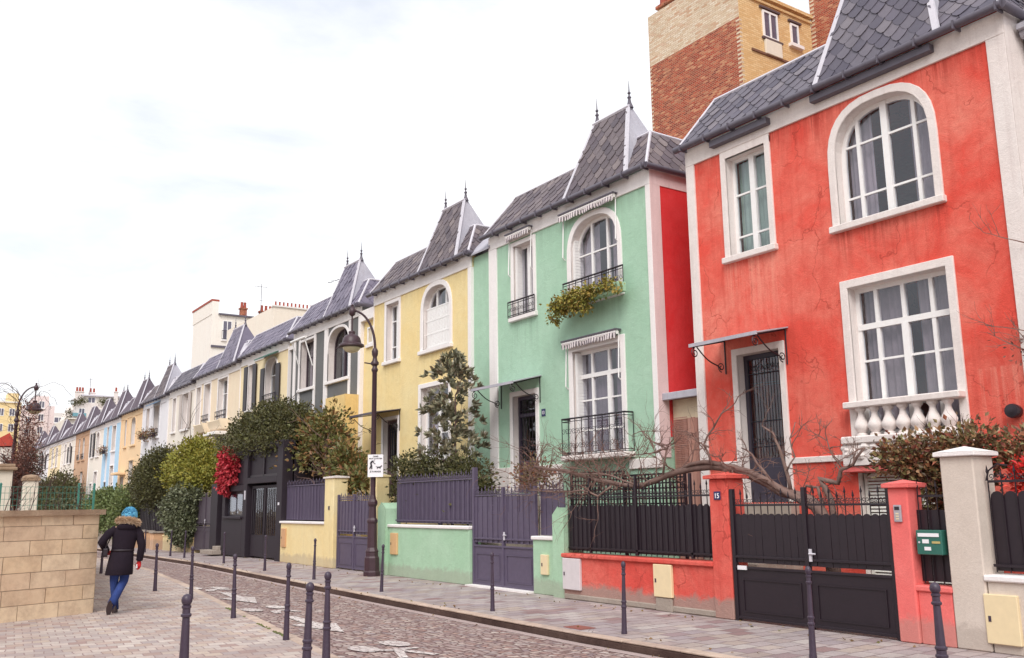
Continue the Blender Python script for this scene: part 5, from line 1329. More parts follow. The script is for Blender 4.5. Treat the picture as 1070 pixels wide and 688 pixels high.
plant('yew_tree', 'wide dark bush in front of the tan orange house', 'shrub', (11.0, 76.5, 0),
      crown([(11.0, 76.5, 2.6, 1.1, 5.0, 1.7), (11.0, 72.5, 2.3, 1.0, 3.0, 1.3), (11.0, 81, 2.4, 1, 3.0, 1.3)], 11000, .2, .25, 12, shell=.33), DKG, stem(11.0, 76.5, -.5, 2.6, .1, kids=8), BARKD)
plant('rust_shrub', 'rust and dark green shrub behind the beige pillar, right side', 'shrub', (10.95, 6.6, 0),
      crown([(10.95, 7.0, 2.15, .3, .45, .32), (10.95, 6.3, 2.2, .3, .55, .33), (10.95, 6.6, 1.75, .3, .45, .45), (11.0, 5.4, 2.15, .3, .5, .28), (11.0, 7.35, 2.2, .2, .25, .2), (11.0, 4.8, 2.1, .3, .4, .3)], 9000, .07, .07, 10, w=.65, shell=.6), RUST,
      stem(11.0, 6.5, 0, 1.9, .03, kids=22, L=.6), BARKD)
plant('azalea_bush', 'flame red leafed bush behind the black sheet fence at the right edge', 'shrub', (10.9, 5.3, 0),
      crown([(10.85, 5.45, 1.88, .15, .33, .2), (10.85, 5.15, 1.98, .15, .3, .2)], 1500, .08, .05, 8, w=.6, shell=.7), FLAME, stem(10.9, 5.3, 0, 1.8, .015, kids=12, L=.4), BARKD)
plant('small_shrub', 'small rust red shrub in front of the mint green house door', 'shrub', (11.6, 16.3, 0),
      crown([(11.6, 16.3, 2.2, .3, .5, .35)], 800, .08, .12, 8, shell=.7), RUST, stem(11.6, 16.3, 0, 2.1, .03, kids=14, L=.7), TWIG)

# gnarled bare tree sweeping over the fence
bt_ = thing('bare_tree', 'gnarled leafless tree with long limbs sweeping over the coral red pillar', 'tree', (10.75, 8.15, 0))
XT = {0: 10.75}
def limb(pts, r0, r1, x=10.6, dx=0, tw=3, L=.5, root=None, depth=2, tr=.010):
    m = limb_mb; n = len(pts); P = []
    for i, (y, z) in enumerate(pts): P.append(Vector((x+dx*i/n+RND.uniform(-.03, .03), y, z)))
    Q = []
    for i in range(n-1):
        Q += [P[i], P[i].lerp(P[i+1], .5)+rv()*.02]
    Q.append(P[-1]); k = len(Q)
    m.tube(Q, [r0+(r1-r0)*i/(k-1) for i in range(k)], 7)
    for i in range(1, k):
        for _ in range(tw):
            if RND.random() < .75: d = rv(); d.x *= .6; d.z = d.z*.8+.15; twigs(twig_mb, Q[i], d, L*RND.uniform(.5, 1.2), tr, depth, .9, .2, 3, .35)
limb_mb = MB(); twig_mb = MB()
limb([(8.15, 0), (8.18, .7), (8.21, 1.24)], .11, .09, 10.75, 0, 0)
limb([(8.21, 1.24), (8.28, 1.48), (8.47, 1.65), (8.97, 1.78), (9.42, 2.0), (9.77, 2.14), (10.22, 2.18), (10.91, 2.12), (11.38, 2.0), (11.67, 1.93), (12.21, 1.94), (12.9, 2.04), (13.75, 2.24), (14.69, 2.35)], .085, .026, 10.72, -.25, 1, .5, tr=.013)
limb([(8.21, 1.24), (8.39, 1.55), (8.78, 1.73), (9.43, 2.06), (9.89, 2.16), (10.13, 2.23), (10.46, 2.24), (10.73, 2.19), (11.0, 2.08)], .06, .022, 10.7, -.15, 1, .5, tr=.013)
limb([(10.09, 2.2), (10.24, 2.51), (10.01, 2.76), (9.83, 2.96), (9.59, 3.05)], .02, .008, 10.5, 0, 1, .4)
limb([(10.11, 2.47), (10.36, 2.57), (10.56, 2.74)], .014, .007, 10.5, 0, 2, .4)
limb([(11.09, 2.08), (10.98, 2.49), (11.34, 2.63), (11.57, 2.81)], .02, .008, 10.45, 0, 2, .45)
limb([(10.98, 2.49), (11.35, 2.44), (11.78, 2.43)], .014, .007, 10.45, 0, 2, .45)
limb([(12.9, 2.04), (13.0, 2.25), (13.45, 2.41), (13.86, 2.61)], .014, .006, 10.45, 0, 3, .55)
limb([(12.21, 1.92), (12.54, 1.76), (13.02, 1.87), (13.77, 1.85), (14.57, 1.9)], .02, .008, 10.3, -.05, 3, .55)
limb([(11.67, 1.93), (12.3, 2.1), (13.0, 2.15), (13.8, 2.2), (14.8, 2.1)], .018, .007, 10.4, 0, 4, .55)
limb([(8.14, 1.2), (8.17, 1.67), (8.33, 1.94), (8.02, 1.87), (7.94, 2.05), (7.76, 2.11), (7.55, 2.32)], .05, .016, 10.75, 0, 1, .4)
limb([(8.78, 1.76), (8.84, 2.13), (8.92, 2.42), (9.0, 2.61), (9.23, 2.73)], .03, .012, 10.68, 0, 1, .35)
limb([(8.94, 1.78), (9.21, 2.07), (9.4, 2.32), (9.6, 2.43)], .026, .010, 10.66, 0, 1, .4)
limb([(8.78, 2.06), (8.64, 2.25), (8.68, 2.51), (8.57, 2.73)], .014, .007, 10.66, 0, 1, .35)
limb([(8.19, 1.3), (8.34, 1.82), (8.55, 1.85), (8.68, 1.75)], .028, .014, 10.75, 0, 1, .4)
limb([(7.94, 2.05), (8.04, 2.22), (8.16, 2.45), (8.28, 2.53)], .012, .006, 10.75, 0, 1, .3)
limb_mb.build('limbs', BARK, bt_, smooth=True); twig_mb.build('twigs', TWIG, bt_, smooth=True)
# dry twig mass over the fence at the green house
twig_mb = MB()
for _ in range(52):
    y = RND.uniform(12.0, 15.7); twigs(twig_mb, (10.8+RND.uniform(-.25, .3), y, RND.uniform(1.75, 2.25)), (RND.uniform(-.5, .3), RND.uniform(-1, 1), RND.uniform(-.15, .3)), RND.uniform(.5, .95), .010, 2, .8, .1, 3, .35)
t = thing('bare_shrub', 'tangle of dry leafless twigs in front of the mint green house', 'shrub', (10.9, 14.2, 0)); twig_mb.build('twigs', TWIG, t, smooth=True)
# climber twigs on the red facade
twig_mb = MB()
for p in ((12.42, 6.15, 3.55), (12.42, 6.1, 3.8), (12.40, 6.02, 5.0), (12.42, 6.0, 3.6)):
    twigs(twig_mb, p, (-.15, .6, .3), .55, .010, 2, .8, .3)
t = thing('climbing_twigs', 'bare climber twigs with dry leaves on the coral red wall', 'climber', (12.4, 6.0, 3.6)); twig_mb.build('twigs', TWIG, t)
crown([(12.36, 6.15, 3.6, .05, .2, .2)], 60, .05, .08, 4).build('leaves', BRN, t)
# flower box
fb = thing('flower_box', 'pale green trough of yellowing trailing leaves on the mint house upper balcony', 'flower box', (12.2, 15.4, 6.05))
m = MB(); m.box(12.13, 12.33, 13.95, 14.95, 5.9, 6.1); m.box(12.13, 12.33, 14.99, 15.95, 5.9, 6.08); m.build('trough', ST_GREENW, fb, bevel=.01)
crown([(12.15, 15.5, 6.02, .14, .5, .17), (12.1, 14.8, 6.04, .12, .5, .11), (12.1, 15.3, 5.92, .10, .45, .18), (12.1, 15.95, 5.92, .10, .22, .22), (12.12, 14.3, 6.10, .1, .35, .06), (12.1, 16.1, 5.68, .06, .1, .14), (12.1, 14.0, 6.0, .05, .06, .16), (12.1, 15.0, 5.75, .05, .1, .12)], 4200, .07, .06, 9, w=.75, droop=.9, shell=.6).build('trailing_plant', TRAIL, fb)
# flower tubs far
for (x, y, z, lab) in ((12.25, 53.8, 5.75, 'small dark flower box under the right upper window of the cool white house'), (12.25, 55.8, 5.75, 'small dark flower box under the left upper window of the cool white house'), (12.2, 67.0, 5.5, 'rust coloured hanging plant on the sky blue house')):
    t = thing('flower_box', lab, 'flower box', (x, y, z)); m = MB(); m.box(x-.1, x+.1, y-.5, y+.5, z-.2, z-.02); m.build('trough', BLACKP, t); crown([(x, y, z, .2, .6, .2)], 350, .1, .12, 7).build('plant', RUST, t)

# ------------------------------------------------------------------ left side: stone retaining wall and terrace
STW = brick_mat('ashlar_stone', srgb(206, 182, 152), srgb(226, 206, 178), srgb(158, 134, 112), .98, .237, ms=.010, plane='W', offs=.42, dirt=.25, bstr=.7,
                extra=[srgb(214, 190, 158), srgb(226, 206, 176), srgb(208, 184, 158), srgb(220, 198, 168), srgb(196, 172, 150), srgb(230, 212, 184)])
COPE = stucco('stone_coping', srgb(160, 134, 112), .7, light=srgb(204, 178, 152), streaks=.6, grain=.03, grime=False)
MORT = srgb(150, 124, 104)
sw = thing('stone_wall', 'cut stone block retaining wall at the left with a worn coping', 'wall', (2.5, 17.0, 0))
O = Vector((3.08, 16.77, 0)); A_ = Vector((-6.0, 12.88, 0)); B_ = Vector((4.9, 28.5, 0))
def wall_run(P, Q, h, root, seed, inward):
    """courses of individual blocks with recessed joints"""
    rr = random.Random(seed); u = (Q-P); L = u.length; u.normalize(); nrm = Vector((u.y, -u.x, 0))
    if nrm.dot(inward) > 0: nrm = -nrm
    m = MB(); hs = [.235, .235, .235, .235, .235, .235, .2]; z = -.1; zs = [0, .22, .45, .70, .95, 1.18, 1.40, 1.57]
    core = MB(); a, b = P-nrm*.02, Q-nrm*.02; core.prism([(a.x, a.y, -.2), (b.x, b.y, -.2), (b.x, b.y, h), (a.x, a.y, h)], tuple(-nrm*.33)); core.build('mortar_core', stucco('wall_mortar', srgb(196, 176, 158), .4, grain=.02, grime=False), root)
    for ci in range(len(zs)-1):
        s = 0.0 if ci % 2 else 0.0; x = 0; first = True
        while x < L:
            w = rr.uniform(.42, .72) if not (first and ci % 2) else rr.uniform(.18, .32); first = False
            x1 = min(x+w, L); g = .011; o = rr.uniform(-.006, .006)
            p, q = P+u*(x+g)+nrm*o, P+u*(x1-g)+nrm*o
            m.prism([(p.x, p.y, zs[ci]+g if ci else -.15), (q.x, q.y, zs[ci]+g if ci else -.15), (q.x, q.y, zs[ci+1]-g), (p.x, p.y, zs[ci+1]-g)], tuple(-nrm*.2)); x = x1
    return m.build('stone_blocks', STONE, root, bevel=.007)
STONE = island_mat('sandstone_blocks', mottled=True, rough=.9, bumpscale=14, spec=.15, cols=[srgb(216, 184, 150), srgb(228, 200, 168), srgb(204, 170, 146), srgb(220, 190, 158), srgb(200, 168, 144), srgb(232, 208, 178)])
wall_run(O, A_, 1.57, sw, 5, Vector((-.3, 1, 0))); wall_run(O, B_, 1.57, sw, 6, Vector((-1, .2, 0)))
def shed_line(P, Q, inward, w0, w1, z0, z1, root, mat, name):
    u = (Q-P).normalized(); n = Vector((u.y, -u.x, 0)); n = -n if n.dot(inward) > 0 else n
    m = MB(); L = (Q-P).length; k = max(1, int(L/1.1)); 
    for i in range(k):
        a, b = P+u*(L*i/k+.004), P+u*(L*(i+1)/k-.004); a, b = a+n*w0, b+n*w0
        m.prism([(a.x, a.y, z0+RND.uniform(-.004, .004)), (b.x, b.y, z0), (b.x, b.y, z1), (a.x, a.y, z1+RND.uniform(-.006, .006))], tuple(-n*(w0+w1)))
    return m.build(name, mat, root, bevel=.015, seg=2)
shed_line(O+(A_-O).normalized()*-.06, A_, Vector((-.3, 1, 0)), .07, .40, 1.571, 1.63, sw, COPE, 'coping')
shed_line(O+(B_-O).normalized()*.36, B_, Vector((-1, .2, 0)), .07, .40, 1.572, 1.628, sw, COPE, 'coping')
m = MB(); m.poly([(3.0, 17.0, 1.45), (4.75, 28.4, 1.40), (5.2, 60, .9), (-40, 60, .9), (-40, 12.9+.25, 1.45), (-6, 13.15, 1.45)]); tag(m.build('terrace_ground', EARTH), kind='structure')
m = MB(); m.prism([(4.7, 28.5, -.5), (5.2, 60, -.9), (5.2, 60, .95), (4.7, 28.5, 1.42)], (-.3, 0, 0)); tag(m.build('terrace_wall', STW), 'long low stone wall continuing behind the corner block wall', 'wall')
# green mesh fence on the terrace
gf = thing('mesh_fence', 'low green wire mesh fence on posts behind the stone wall', 'fence', (2.5, 20.9, 1.45))
GMESH = paint('green_fence_paint', srgb(56, 122, 108), .5, .1)
def mesh_run(P, Q, z0, z1, posts):
    u = Q-P; L = u.length; u.normalize(); m = MB(); n = int(L/.075)
    for i in range(n+1): p = P+u*(L*i/n); m.tube([(p.x, p.y, z0), (p.x, p.y, z1)], .0035, 3, False)
    for z in [z0+(z1-z0)*k/5 for k in range(6)]: m.tube([(P.x, P.y, z), (Q.x, Q.y, z)], .0045, 3, False)
    m.build('wire_mesh', GMESH, gf)
    for t in posts:
        p = P+u*t; k = MB(); k.box(p.x-.02, p.x+.02, p.y-.02, p.y+.02, 1.3, z1+.04); k.lathe((p.x, p.y, z1+.04), [(.026, 0), (.026, .02), (.01, .04)], 8); k.build('post', GMESH, gf)
mesh_run(Vector((3.72, 21.0, 0)), Vector((-2.0, 20.3, 0)), 1.5, 2.1, (0, .3, 1.75, 3.4, 5.0))
# climbing rose stems and pots by the fence
twig_mb = MB()
for xx in (1.9, 2.35, 2.9, 3.2, 2.6, 2.1): twigs(twig_mb, (xx, 19.6, 1.45), (RND.uniform(-.3, .3), 0, 1), .55, .012, 2, .6, .6)
t = thing('bare_shrub', 'short bare stems growing behind the stone wall coping', 'shrub', (2.6, 19.6, 1.45)); twig_mb.build('twigs', BARKD, t)
crown([(3.0, 19.6, 1.75, .18, .12, .2)], 160, .05, .07, 6).build('leaves', IVY, t)
# gatehouse and pillar
CREAMST = stucco('gatehouse_render', srgb(232, 222, 206), .4, streaks=.4, grain=.01, grime=False)
gt = thing('gatehouse', 'pale gatehouse with moulded cornice at the left edge', 'building', (2.4, 36, 0))
facade_mb = MB()
m = MB(); m.box(0.6, 3.66, 35.0, 38.5, .5, 2.95); 
m = MB(); m.box(3.1, 3.66, 35, 38.5, .5, 2.95); m.box(-3, 2.6, 35, 38.5, .5, 2.95); m.box(2.6, 3.1, 35.35, 38.5, .5, 2.95); m.box(2.6, 3.1, 35.0, 35.35, 2.55, 2.95); m.build('wall', CREAMST, gt, bevel=.01)
m = MB(); m.box(-3.1, 3.78, 34.88, 38.6, 2.95, 3.05); m.box(-3.05, 3.72, 34.94, 38.6, 3.05, 3.16); m.build('cornice', COPE, gt, bevel=.02)
m = MB(); m.box(2.62, 3.08, 35.30, 35.34, 1.0, 2.53); m.build('door', paint('brown_gate_door', srgb(120, 84, 72), .6), gt)
m = MB(); m.box(1.3, 1.8, 34.97, 34.995, 1.5, 2.4); m.build('window', BLACKP, gt)
t = thing('gate_pillar', 'round-topped pale stone gate pillar behind the green mesh fence', 'pillar', (3.97, 33, .5))
m = MB(); m.box(3.76, 4.18, 32.8, 33.22, .5, 2.55); m.build('shaft', CREAMST, t, bevel=.02); m = MB(); m.box(3.72, 4.22, 32.76, 33.26, 2.55, 2.64); m.lathe((3.97, 33.0, 2.64), [(.26, 0), (.24, .05), (.15, .09), (.02, .11)], 14); m.build('cap', COPE, t)
# far left bare vine tree, brown shrub, second lamp
street_lamp(4.15, 40, 'far street lamp wrapped in a dark climber at the left', zb=-.1, arm=(1, 0))
mb = crown([(4.6, 39.5, 4.9, .35, .35, .5), (4.55, 39.5, 4.2, .42, .4, .55), (4.4, 39.5, 5.5, .3, .3, .3), (4.25, 39.6, 3.4, .25, .3, .7)], 1900, .075, .13, 8, shell=.7)
m = MB()
for k in range(26):
    d = rv(); d.z = abs(d.z)+.2; d.y *= .4; twigs(m, (4.25+RND.uniform(-.1, .25), 39.6, RND.uniform(2.0, 5.2)), d, RND.uniform(.7, 1.5), .014, 2, .8, .2, 3, .3)
for k in range(9):   # long arching canes
    a = RND.uniform(-1, 1); sx = RND.choice((-1, 1)); L = RND.uniform(.9, 2.2); z0 = RND.uniform(5.2, 5.9)
    m.tube([(4.3+sx*L*t, 39.6+a*.3*t, z0+.9*math.sin(t*2.2)*RND.uniform(.9, 1.05)-.5*t*t) for t in [i/10 for i in range(11)]], .009, 3, False)
plant('climbing_vine', 'dark straggly vine with arching bare canes around the far lamp', 'climber', (4.3, 39.6, 0), mb, BRN, m, BARKD, part='leaves', tpart='stems')
plant('brown_shrub', 'reddish brown leafless shrub between the gatehouse and the stone pillar', 'shrub', (4.4, 37.2, 0), crown([(4.6, 41.5, 3.0, .7, .8, 1.4), (4.2, 41.2, 2.4, .7, .8, 1.1)], 7000, .10, .16, 9, w=.5, shell=.6), BRN, stem(4.5, 41.5, .3, 3.0, .05, kids=26, L=1.1), BARKD)
plant('cypress', 'small dark conical evergreen below the far lamp', 'tree', (4.75, 42.0, 0), crown([(4.95, 42.0, 2.9, .42, .4, 1.1), (4.95, 42.0, 3.9, .25, .25, .5)], 2800, .07, .1, 10, shell=.4), DKG, stem(4.95, 42, 0, 3.4, .04, kids=4), BARKD)
# ------------------------------------------------------------------ buildings behind
BRK = brick_mat('red_brick', srgb(160, 66, 48), srgb(206, 100, 72), srgb(196, 150, 122), .20, .066, ms=.012, plane='W', dirt=.25, bstr=.8,
                extra=[srgb(160, 58, 42), srgb(188, 80, 56), srgb(118, 44, 38), srgb(206, 116, 82), srgb(168, 66, 48), srgb(222, 160, 120), srgb(130, 50, 42), srgb(180, 72, 52)])
BRC = brick_mat('cream_brick', srgb(214, 190, 160), srgb(238, 222, 196), srgb(206, 178, 146), .24, .075, ms=.009, plane='W', dirt=.35, bstr=.6,
                extra=[srgb(226, 206, 180), srgb(238, 222, 200), srgb(216, 188, 158), srgb(232, 214, 188), srgb(206, 160, 130), srgb(240, 226, 206), srgb(228, 208, 180)])
BRY = brick_mat('yellow_brick', srgb(226, 184, 128), srgb(244, 212, 162), srgb(206, 168, 122), .24, .075, ms=.009, plane='W', dirt=.15, bstr=.6)
def bwin(root, face, u, z, w, h, at, fm=None, sill=True, shutters=None, rail=False, mull=True, depth=.18):
    """window set on a wall: face 'x' looks to -x, face 'y' looks to -y"""
    def bx(mb, u0, u1, z0, z1, d0, d1):
        if face == 'x': mb.box(at-d1, at-d0, u0, u1, z0, z1)
        else: mb.box(u0, u1, at-d1, at-d0, z0, z1)
    m = MB(); f = .07*max(1, w); 
    bx(m, u-w/2, u-w/2+f, z, z+h, -.03, .05); bx(m, u+w/2-f, u+w/2, z, z+h, -.03, .05); bx(m, u-w/2+f, u+w/2-f, z+h-f, z+h, -.03, .05); bx(m, u-w/2+f, u+w/2-f, z, z+f, -.03, .05)
    if mull: bx(m, u-f/2, u+f/2, z+f, z+h-f, -.02, .045)
    o = m.build('window', fm or FRAME, root)
    g = MB(); bx(g, u-w/2+f, u+w/2-f, z+f, z+h-f, -.02, .02); g.build('pane', DPANE, o)
    if sill: s = MB(); bx(s, u-w/2-.12, u+w/2+.12, z-.12, z, -.02, .14); s.build('sill', WHITE, o)
    if rail:
        s = MB(); bx(s, u-w/2-.1, u+w/2+.1, z+.85, z+.9, .16, .2); bx(s, u-w/2-.1, u+w/2+.1, z+.05, z+.1, .16, .2)
        n = int(w/.14)
        for i in range(n+1): uu = u-w/2-.08+(w+.16)*i/n; bx(s, uu-.012, uu+.012, z+.1, z+.85, .17, .19)
        s.build('railing', BLACK, o)
    return o
DPANE = paint('dark_glass', srgb(100, 96, 112), .12, .25, spec=.7)
def chimney(root, x, y, z, w, d, h, pots=3, mat=None):
    m = MB(); m.box(x-w/2, x+w/2, y-d/2, y+d/2, z, z+h); m.box(x-w/2-.08, x+w/2+.08, y-d/2-.08, y+d/2+.08, z+h, z+h+.12); c = m.build('chimney', mat or WHITEOLD, root)
    p = MB()
    for i in range(pots):
        px, py = (x-w/2+w*(i+.5)/pots, y) if w > d else (x, y-d/2+d*(i+.5)/pots); p.lathe((px, py, z+h+.12), [(.16, 0), (.13, .5), (.16, .55), (.10, .6)], 8)
    p.build('chimney_pots', TERR, c); return c
TERR = paint('terracotta_pot', srgb(160, 76, 60), .8, .2)

b1 = thing('apartment_building', 'tall brick apartment block, red brick gable with cream brick top behind the mint house', 'building', (24, 21, 0))
X1, Y1, Y2 = 22.0, 18.85, 23.16
m = MB(); m.box(X1, 34, Y1+.01, Y2, 0, 17.319); m.build('red_brick_wall', BRK, b1)
m = MB(); m.box(X1+.45, 34, Y1+.3, Y2, 17.32, 18.2); m.build('upper_storey', BRC, b1)
m = MB(); m.box(X1, X1+.45, Y1+.01, Y2, 17.32, 19.3); m.build('cream_brick_top', BRC, b1)
m = MB(); m.box(X1+.002, 25.7, Y1-.0, Y1+.012, 0, 18.3); m.build('yellow_brick_wall', BRY, b1)
m = MB()        # toothed quoins on both corners
for i in range(190):
    z = 3.0+i*.075
    if z < 17.3 and i % 2: m.box(X1-.004, X1+.1, Y1-.004, Y1+.16, z, z+.07); m.box(X1-.004, X1+.1, Y2-.10, Y2+.004, z, z+.07)
m.build('toothed_quoins', BRC, b1)
m = MB(); m.box(X1-.1, 25.7, Y1-.12, Y1+.5, 18.3, 18.42); m.box(X1, 25.7, Y1-.06, Y1, 18.12, 18.2); m.build('cornice', BRY, b1)
m = MB(); m.box(X1+.5, 25.7, Y1-.05, Y1, 16.25, 16.33); m.build('string_course', paint('dark_band', srgb(120, 84, 66), .8), b1)
bwin(b1, 'y', 23.5, 16.9, .75, 1.0, Y1, sill=False); bwin(b1, 'y', 24.75, 17.05, .42, .78, Y1, mull=False)
m = MB()
for a, b, z in ((23.0, 24.0, 17.95), (24.45, 25.1, 17.88), (23.05, 24.05, 16.84), (24.5, 25.0, 16.99)): m.box(a, b, Y1-.08, Y1+.01, z, z+.07)
m.build('lintels', paint('dark_lintel', srgb(96, 78, 80), .7), b1); m = MB(); m.box(23.15, 23.95, Y1-.1, Y1, 16.3, 16.82); m.build('window_parapet', CREAMST, b1, bevel=.01)
for yy in (22.5, 22.0, 21.5): chimney(b1, 22.22, yy, 19.3, .3, .3, .1, 1, BRK)
b2_ = thing('apartment_building', 'tall red brick block rising behind the roof of the coral red house', 'building', (28, 16, 0))
m = MB(); m.box(25.7, 34, 8.0, 18.84, 0, 24); m.build('red_brick_wall', BRK, b2_)
m = MB()
for i in range(150):
    z = 13+i*.075
    if i % 2: m.box(25.695, 25.8, 18.65, 18.846, z, z+.07)
m.build('toothed_quoins', BRC, b2_)

CRB = stucco('pale_city_render', srgb(240, 232, 222), .3, streaks=.4, grain=.01, grime=False)
CRB2 = stucco('pale_grey_render', srgb(232, 226, 220), .3, streaks=.4, grain=.01, grime=False)
b3_ = thing('apartment_building', 'pale apartment block with dark railed windows above the cream houses', 'building', (28, 92, 0))
m = MB(); m.box(25.0, 31.2, 88, 94.5, -1, 19.9); m.build('wall', CRB, b3_)
m = MB(); m.box(24.95, 25.6, 88.0, 94.7, 19.9, 21.2); g = m.build('gable_parapet', CRB, b3_); m = MB(); m.box(24.9, 25.65, 88.0, 94.8, 21.2, 21.4); m.build('red_coping', TERR, g)
m = MB(); m.box(25.6, 31.3, 87.75, 94, 19.9, 20.05); m.box(25.0, 31.2, 87.85, 88, 16.7, 16.9); m.build('cornice', GUTT, b3_)
for u in (26.5, 29.4): bwin(b3_, 'y', u, 17.5, .9, 1.9, 88, rail=True)
for u in (26.5, 29.0): bwin(b3_, 'y', u, 14.2, .9, 1.7, 88, rail=True)
for u in (90, 92.6): bwin(b3_, 'x', u, 17.4, .7, 1.4, 25.0) if False else None
chimney(b3_, 28.3, 89, 20.0, .6, .5, .9, 2, BRK); chimney(b3_, 30.6, 89, 20.0, 1.3, .5, .8, 3, BRK)
m = MB(); m.tube([(29.9, 88.5, 20), (29.9, 88.5, 23.6)], .03, 4); m.tube([(29.2, 88.5, 23.3), (30.5, 88.5, 23.3)], .02, 4); m.tube([(29.5, 88.5, 21.9), (30.4, 88.5, 21.9)], .015, 4)
for k in range(5): m.tube([(29.3+.28*k, 88.3, 23.3), (29.3+.28*k, 88.7, 23.3)], .012, 3)
ta_ = thing('tv_antenna', 'thin tall television antenna on the pale apartment block', 'antenna', (29.9, 88.5, 20)); m.build('mast', GUTT, ta_)
b4_ = thing('apartment_building', 'blank cream wall block topped by a row of red chimney pots', 'building', (28, 74, 0))
m = MB(); m.box(24.7, 30, 70, 82, -1, 17.3); m.build('wall', stucco('blank_cream_gable', srgb(238, 226, 210), .3, streaks=.3, grime=False), b4_)
m = MB(); m.box(24.6, 30, 69.9, 70.4, 17.3, 17.42); c = m.build('coping', CRB2, b4_); m = MB()
for i in range(15): m.lathe((24.9+.33*i, 70.15, 17.42), [(.08, 0), (.07, .3), (.09, .33)], 7)
m.build('chimney_pots', TERR, c)
ta2 = thing('tv_antenna', 'small television antenna on the roof of the slate grey house', 'antenna', (14.2, 32.4, 9.1)); m = MB(); m.tube([(14.2, 32.4, 9.0), (14.2, 32.4, 10.35)], .02, 4); m.tube([(13.9, 33.3, 10.28), (14.5, 31.4, 10.38)], .012, 4)
for k in range(6): m.tube([(13.9+.1*k-.18, 33.2-.32*k-.05, 10.28), (13.9+.1*k+.18, 33.2-.32*k+.05, 10.3)], .008, 3)
m.build('mast', GUTT, ta2)

b5 = thing('apartment_building', 'white terraced roof building with chimneys above the far end of the row', 'building', (24, 142, 0))
m = MB(); m.box(20.6, 34, 140, 150, -2, 14.0); m.build('wall', CRB2, b5)
m = MB(); m.prism([(20.9, 140.2, 14.0), (21.9, 140.2, 16.3), (34, 140.2, 16.3), (34, 140.2, 14.0)], (0, 9, 0)); m.build('mansard', WHITEOLD, b5)
m = MB(); m.box(22.6, 33, 141, 148, 16.3, 17.3); m.build('attic', CRB, b5)
m = MB(); m.box(22.3, 33.4, 140.6, 148, 17.3, 17.5); m.build('attic_roof', ZINCL, b5)
for u in (23.8, 26.2): bwin(b5, 'y', u, 16.35, 1.0, .85, 141)
for u in (22.5, 24.6): bwin(b5, 'y', u, 14.4, .8, 1.1, 140.15)
for u in (21.6, 23.4, 25.2): bwin(b5, 'y', u, 12.0, .8, 1.3, 140)
m = MB(); m.box(21.3, 23.0, 139.4, 139.9, 14.3, 14.75); m.build('terrace_awning', paint('teal_awning', srgb(112, 160, 172), .8), b5)
m = MB(); m.box(20.5, 34, 139.5, 140, 13.9, 14.05); m.build('cornice', CRB, b5)
chimney(b5, 22.2, 141, 16.3, 1.1, .6, 1.5, 3); chimney(b5, 23.9, 141.5, 17.5, .9, .5, .3, 2); chimney(b5, 26.9, 140.6, 16.3, .5, .5, 1.7, 1); chimney(b5, 27.9, 140.6, 16.3, .5, .5, 1.3, 1)
t = thing('roof_garden', 'dark planting along the white terraced roof', 'plants', (24, 140.4, 16.3)); crown([(21.6, 140.2, 16.2, .5, .3, .5), (22.6, 140.3, 16.5, .5, .3, .4), (25.2, 140.3, 16.5, .6, .3, .4), (26.2, 140.3, 16.4, .5, .3, .3), (20.9, 139.9, 14.6, .3, .3, .6)], 900, .25, .2, 6).build('foliage', DKG, t)
ta3 = thing('tv_antenna', 'thin antenna above the white terraced roof building', 'antenna', (23.5, 141, 17.4)); m = MB(); m.tube([(23.5, 141, 17.4), (23.5, 141, 19.9)], .035, 4); m.tube([(23.1, 141, 19.7), (23.9, 141, 19.7)], .02, 4); m.build('mast', GUTT, ta3)
b6 = thing('apartment_building', 'yellow apartment block with white framed windows at the far left', 'building', (13, 152, 0))
YB = stucco('yellow_block_render', srgb(238, 212, 160), .3, streaks=.1, grime=False)
m = MB(); m.box(6, 16.0, 150, 158, -2, 16.8); m.box(14.2, 15.6, 150, 153, 16.8, 18.2); m.build('wall', YB, b6)
for z in (14.9, 12.7, 10.5, 8.3):
    for u in (10.6, 12.2, 13.5, 14.9): bwin(b6, 'y', u, z, .75, 1.1, 150, sill=False)
m = MB(); m.box(5.9, 16.1, 149.8, 158, 16.8, 17.0); m.build('cornice', CRB, b6)
b7 = thing('apartment_building', 'pinkish white stepped apartment tower behind the far lamp', 'building', (21, 164, 0))
PKB = stucco('pinkish_render', srgb(232, 214, 212), .3, streaks=.3, grime=False)
m = MB(); m.box(19.0, 20.9, 160, 168, -2, 19.1); m.box(20.9, 21.8, 160.2, 168, -2, 17.6); m.box(17.2, 19.0, 160.3, 168, -2, 17.4); m.build('wall', PKB, b7)
for z in (17.2, 15.2, 13.2): bwin(b7, 'y', 19.9, z, .8, 1.1, 160); bwin(b7, 'y', 18.1, z-.4, .7, 1.1, 160.3)
b8 = thing('apartment_building', 'low white stepped buildings between the pinkish tower and the terraced roof', 'building', (20, 172, 0))
m = MB(); m.box(19.5, 23.6, 170, 178, -2, 15.5); m.box(22.4, 26, 171, 178, -2, 17.6); m.box(17, 20.5, 169, 178, -2, 13.5); m.build('wall', CRB2, b8)
for z in (14, 12): bwin(b8, 'y', 21, z, .8, 1.0, 170); bwin(b8, 'y', 22, z, .8, 1.0, 170)
bwin(b8, 'y', 24.0, 15.9, 1.5, 1.0, 171)
RT = paint('red_tile_roof', srgb(176, 66, 52), .8, .12)
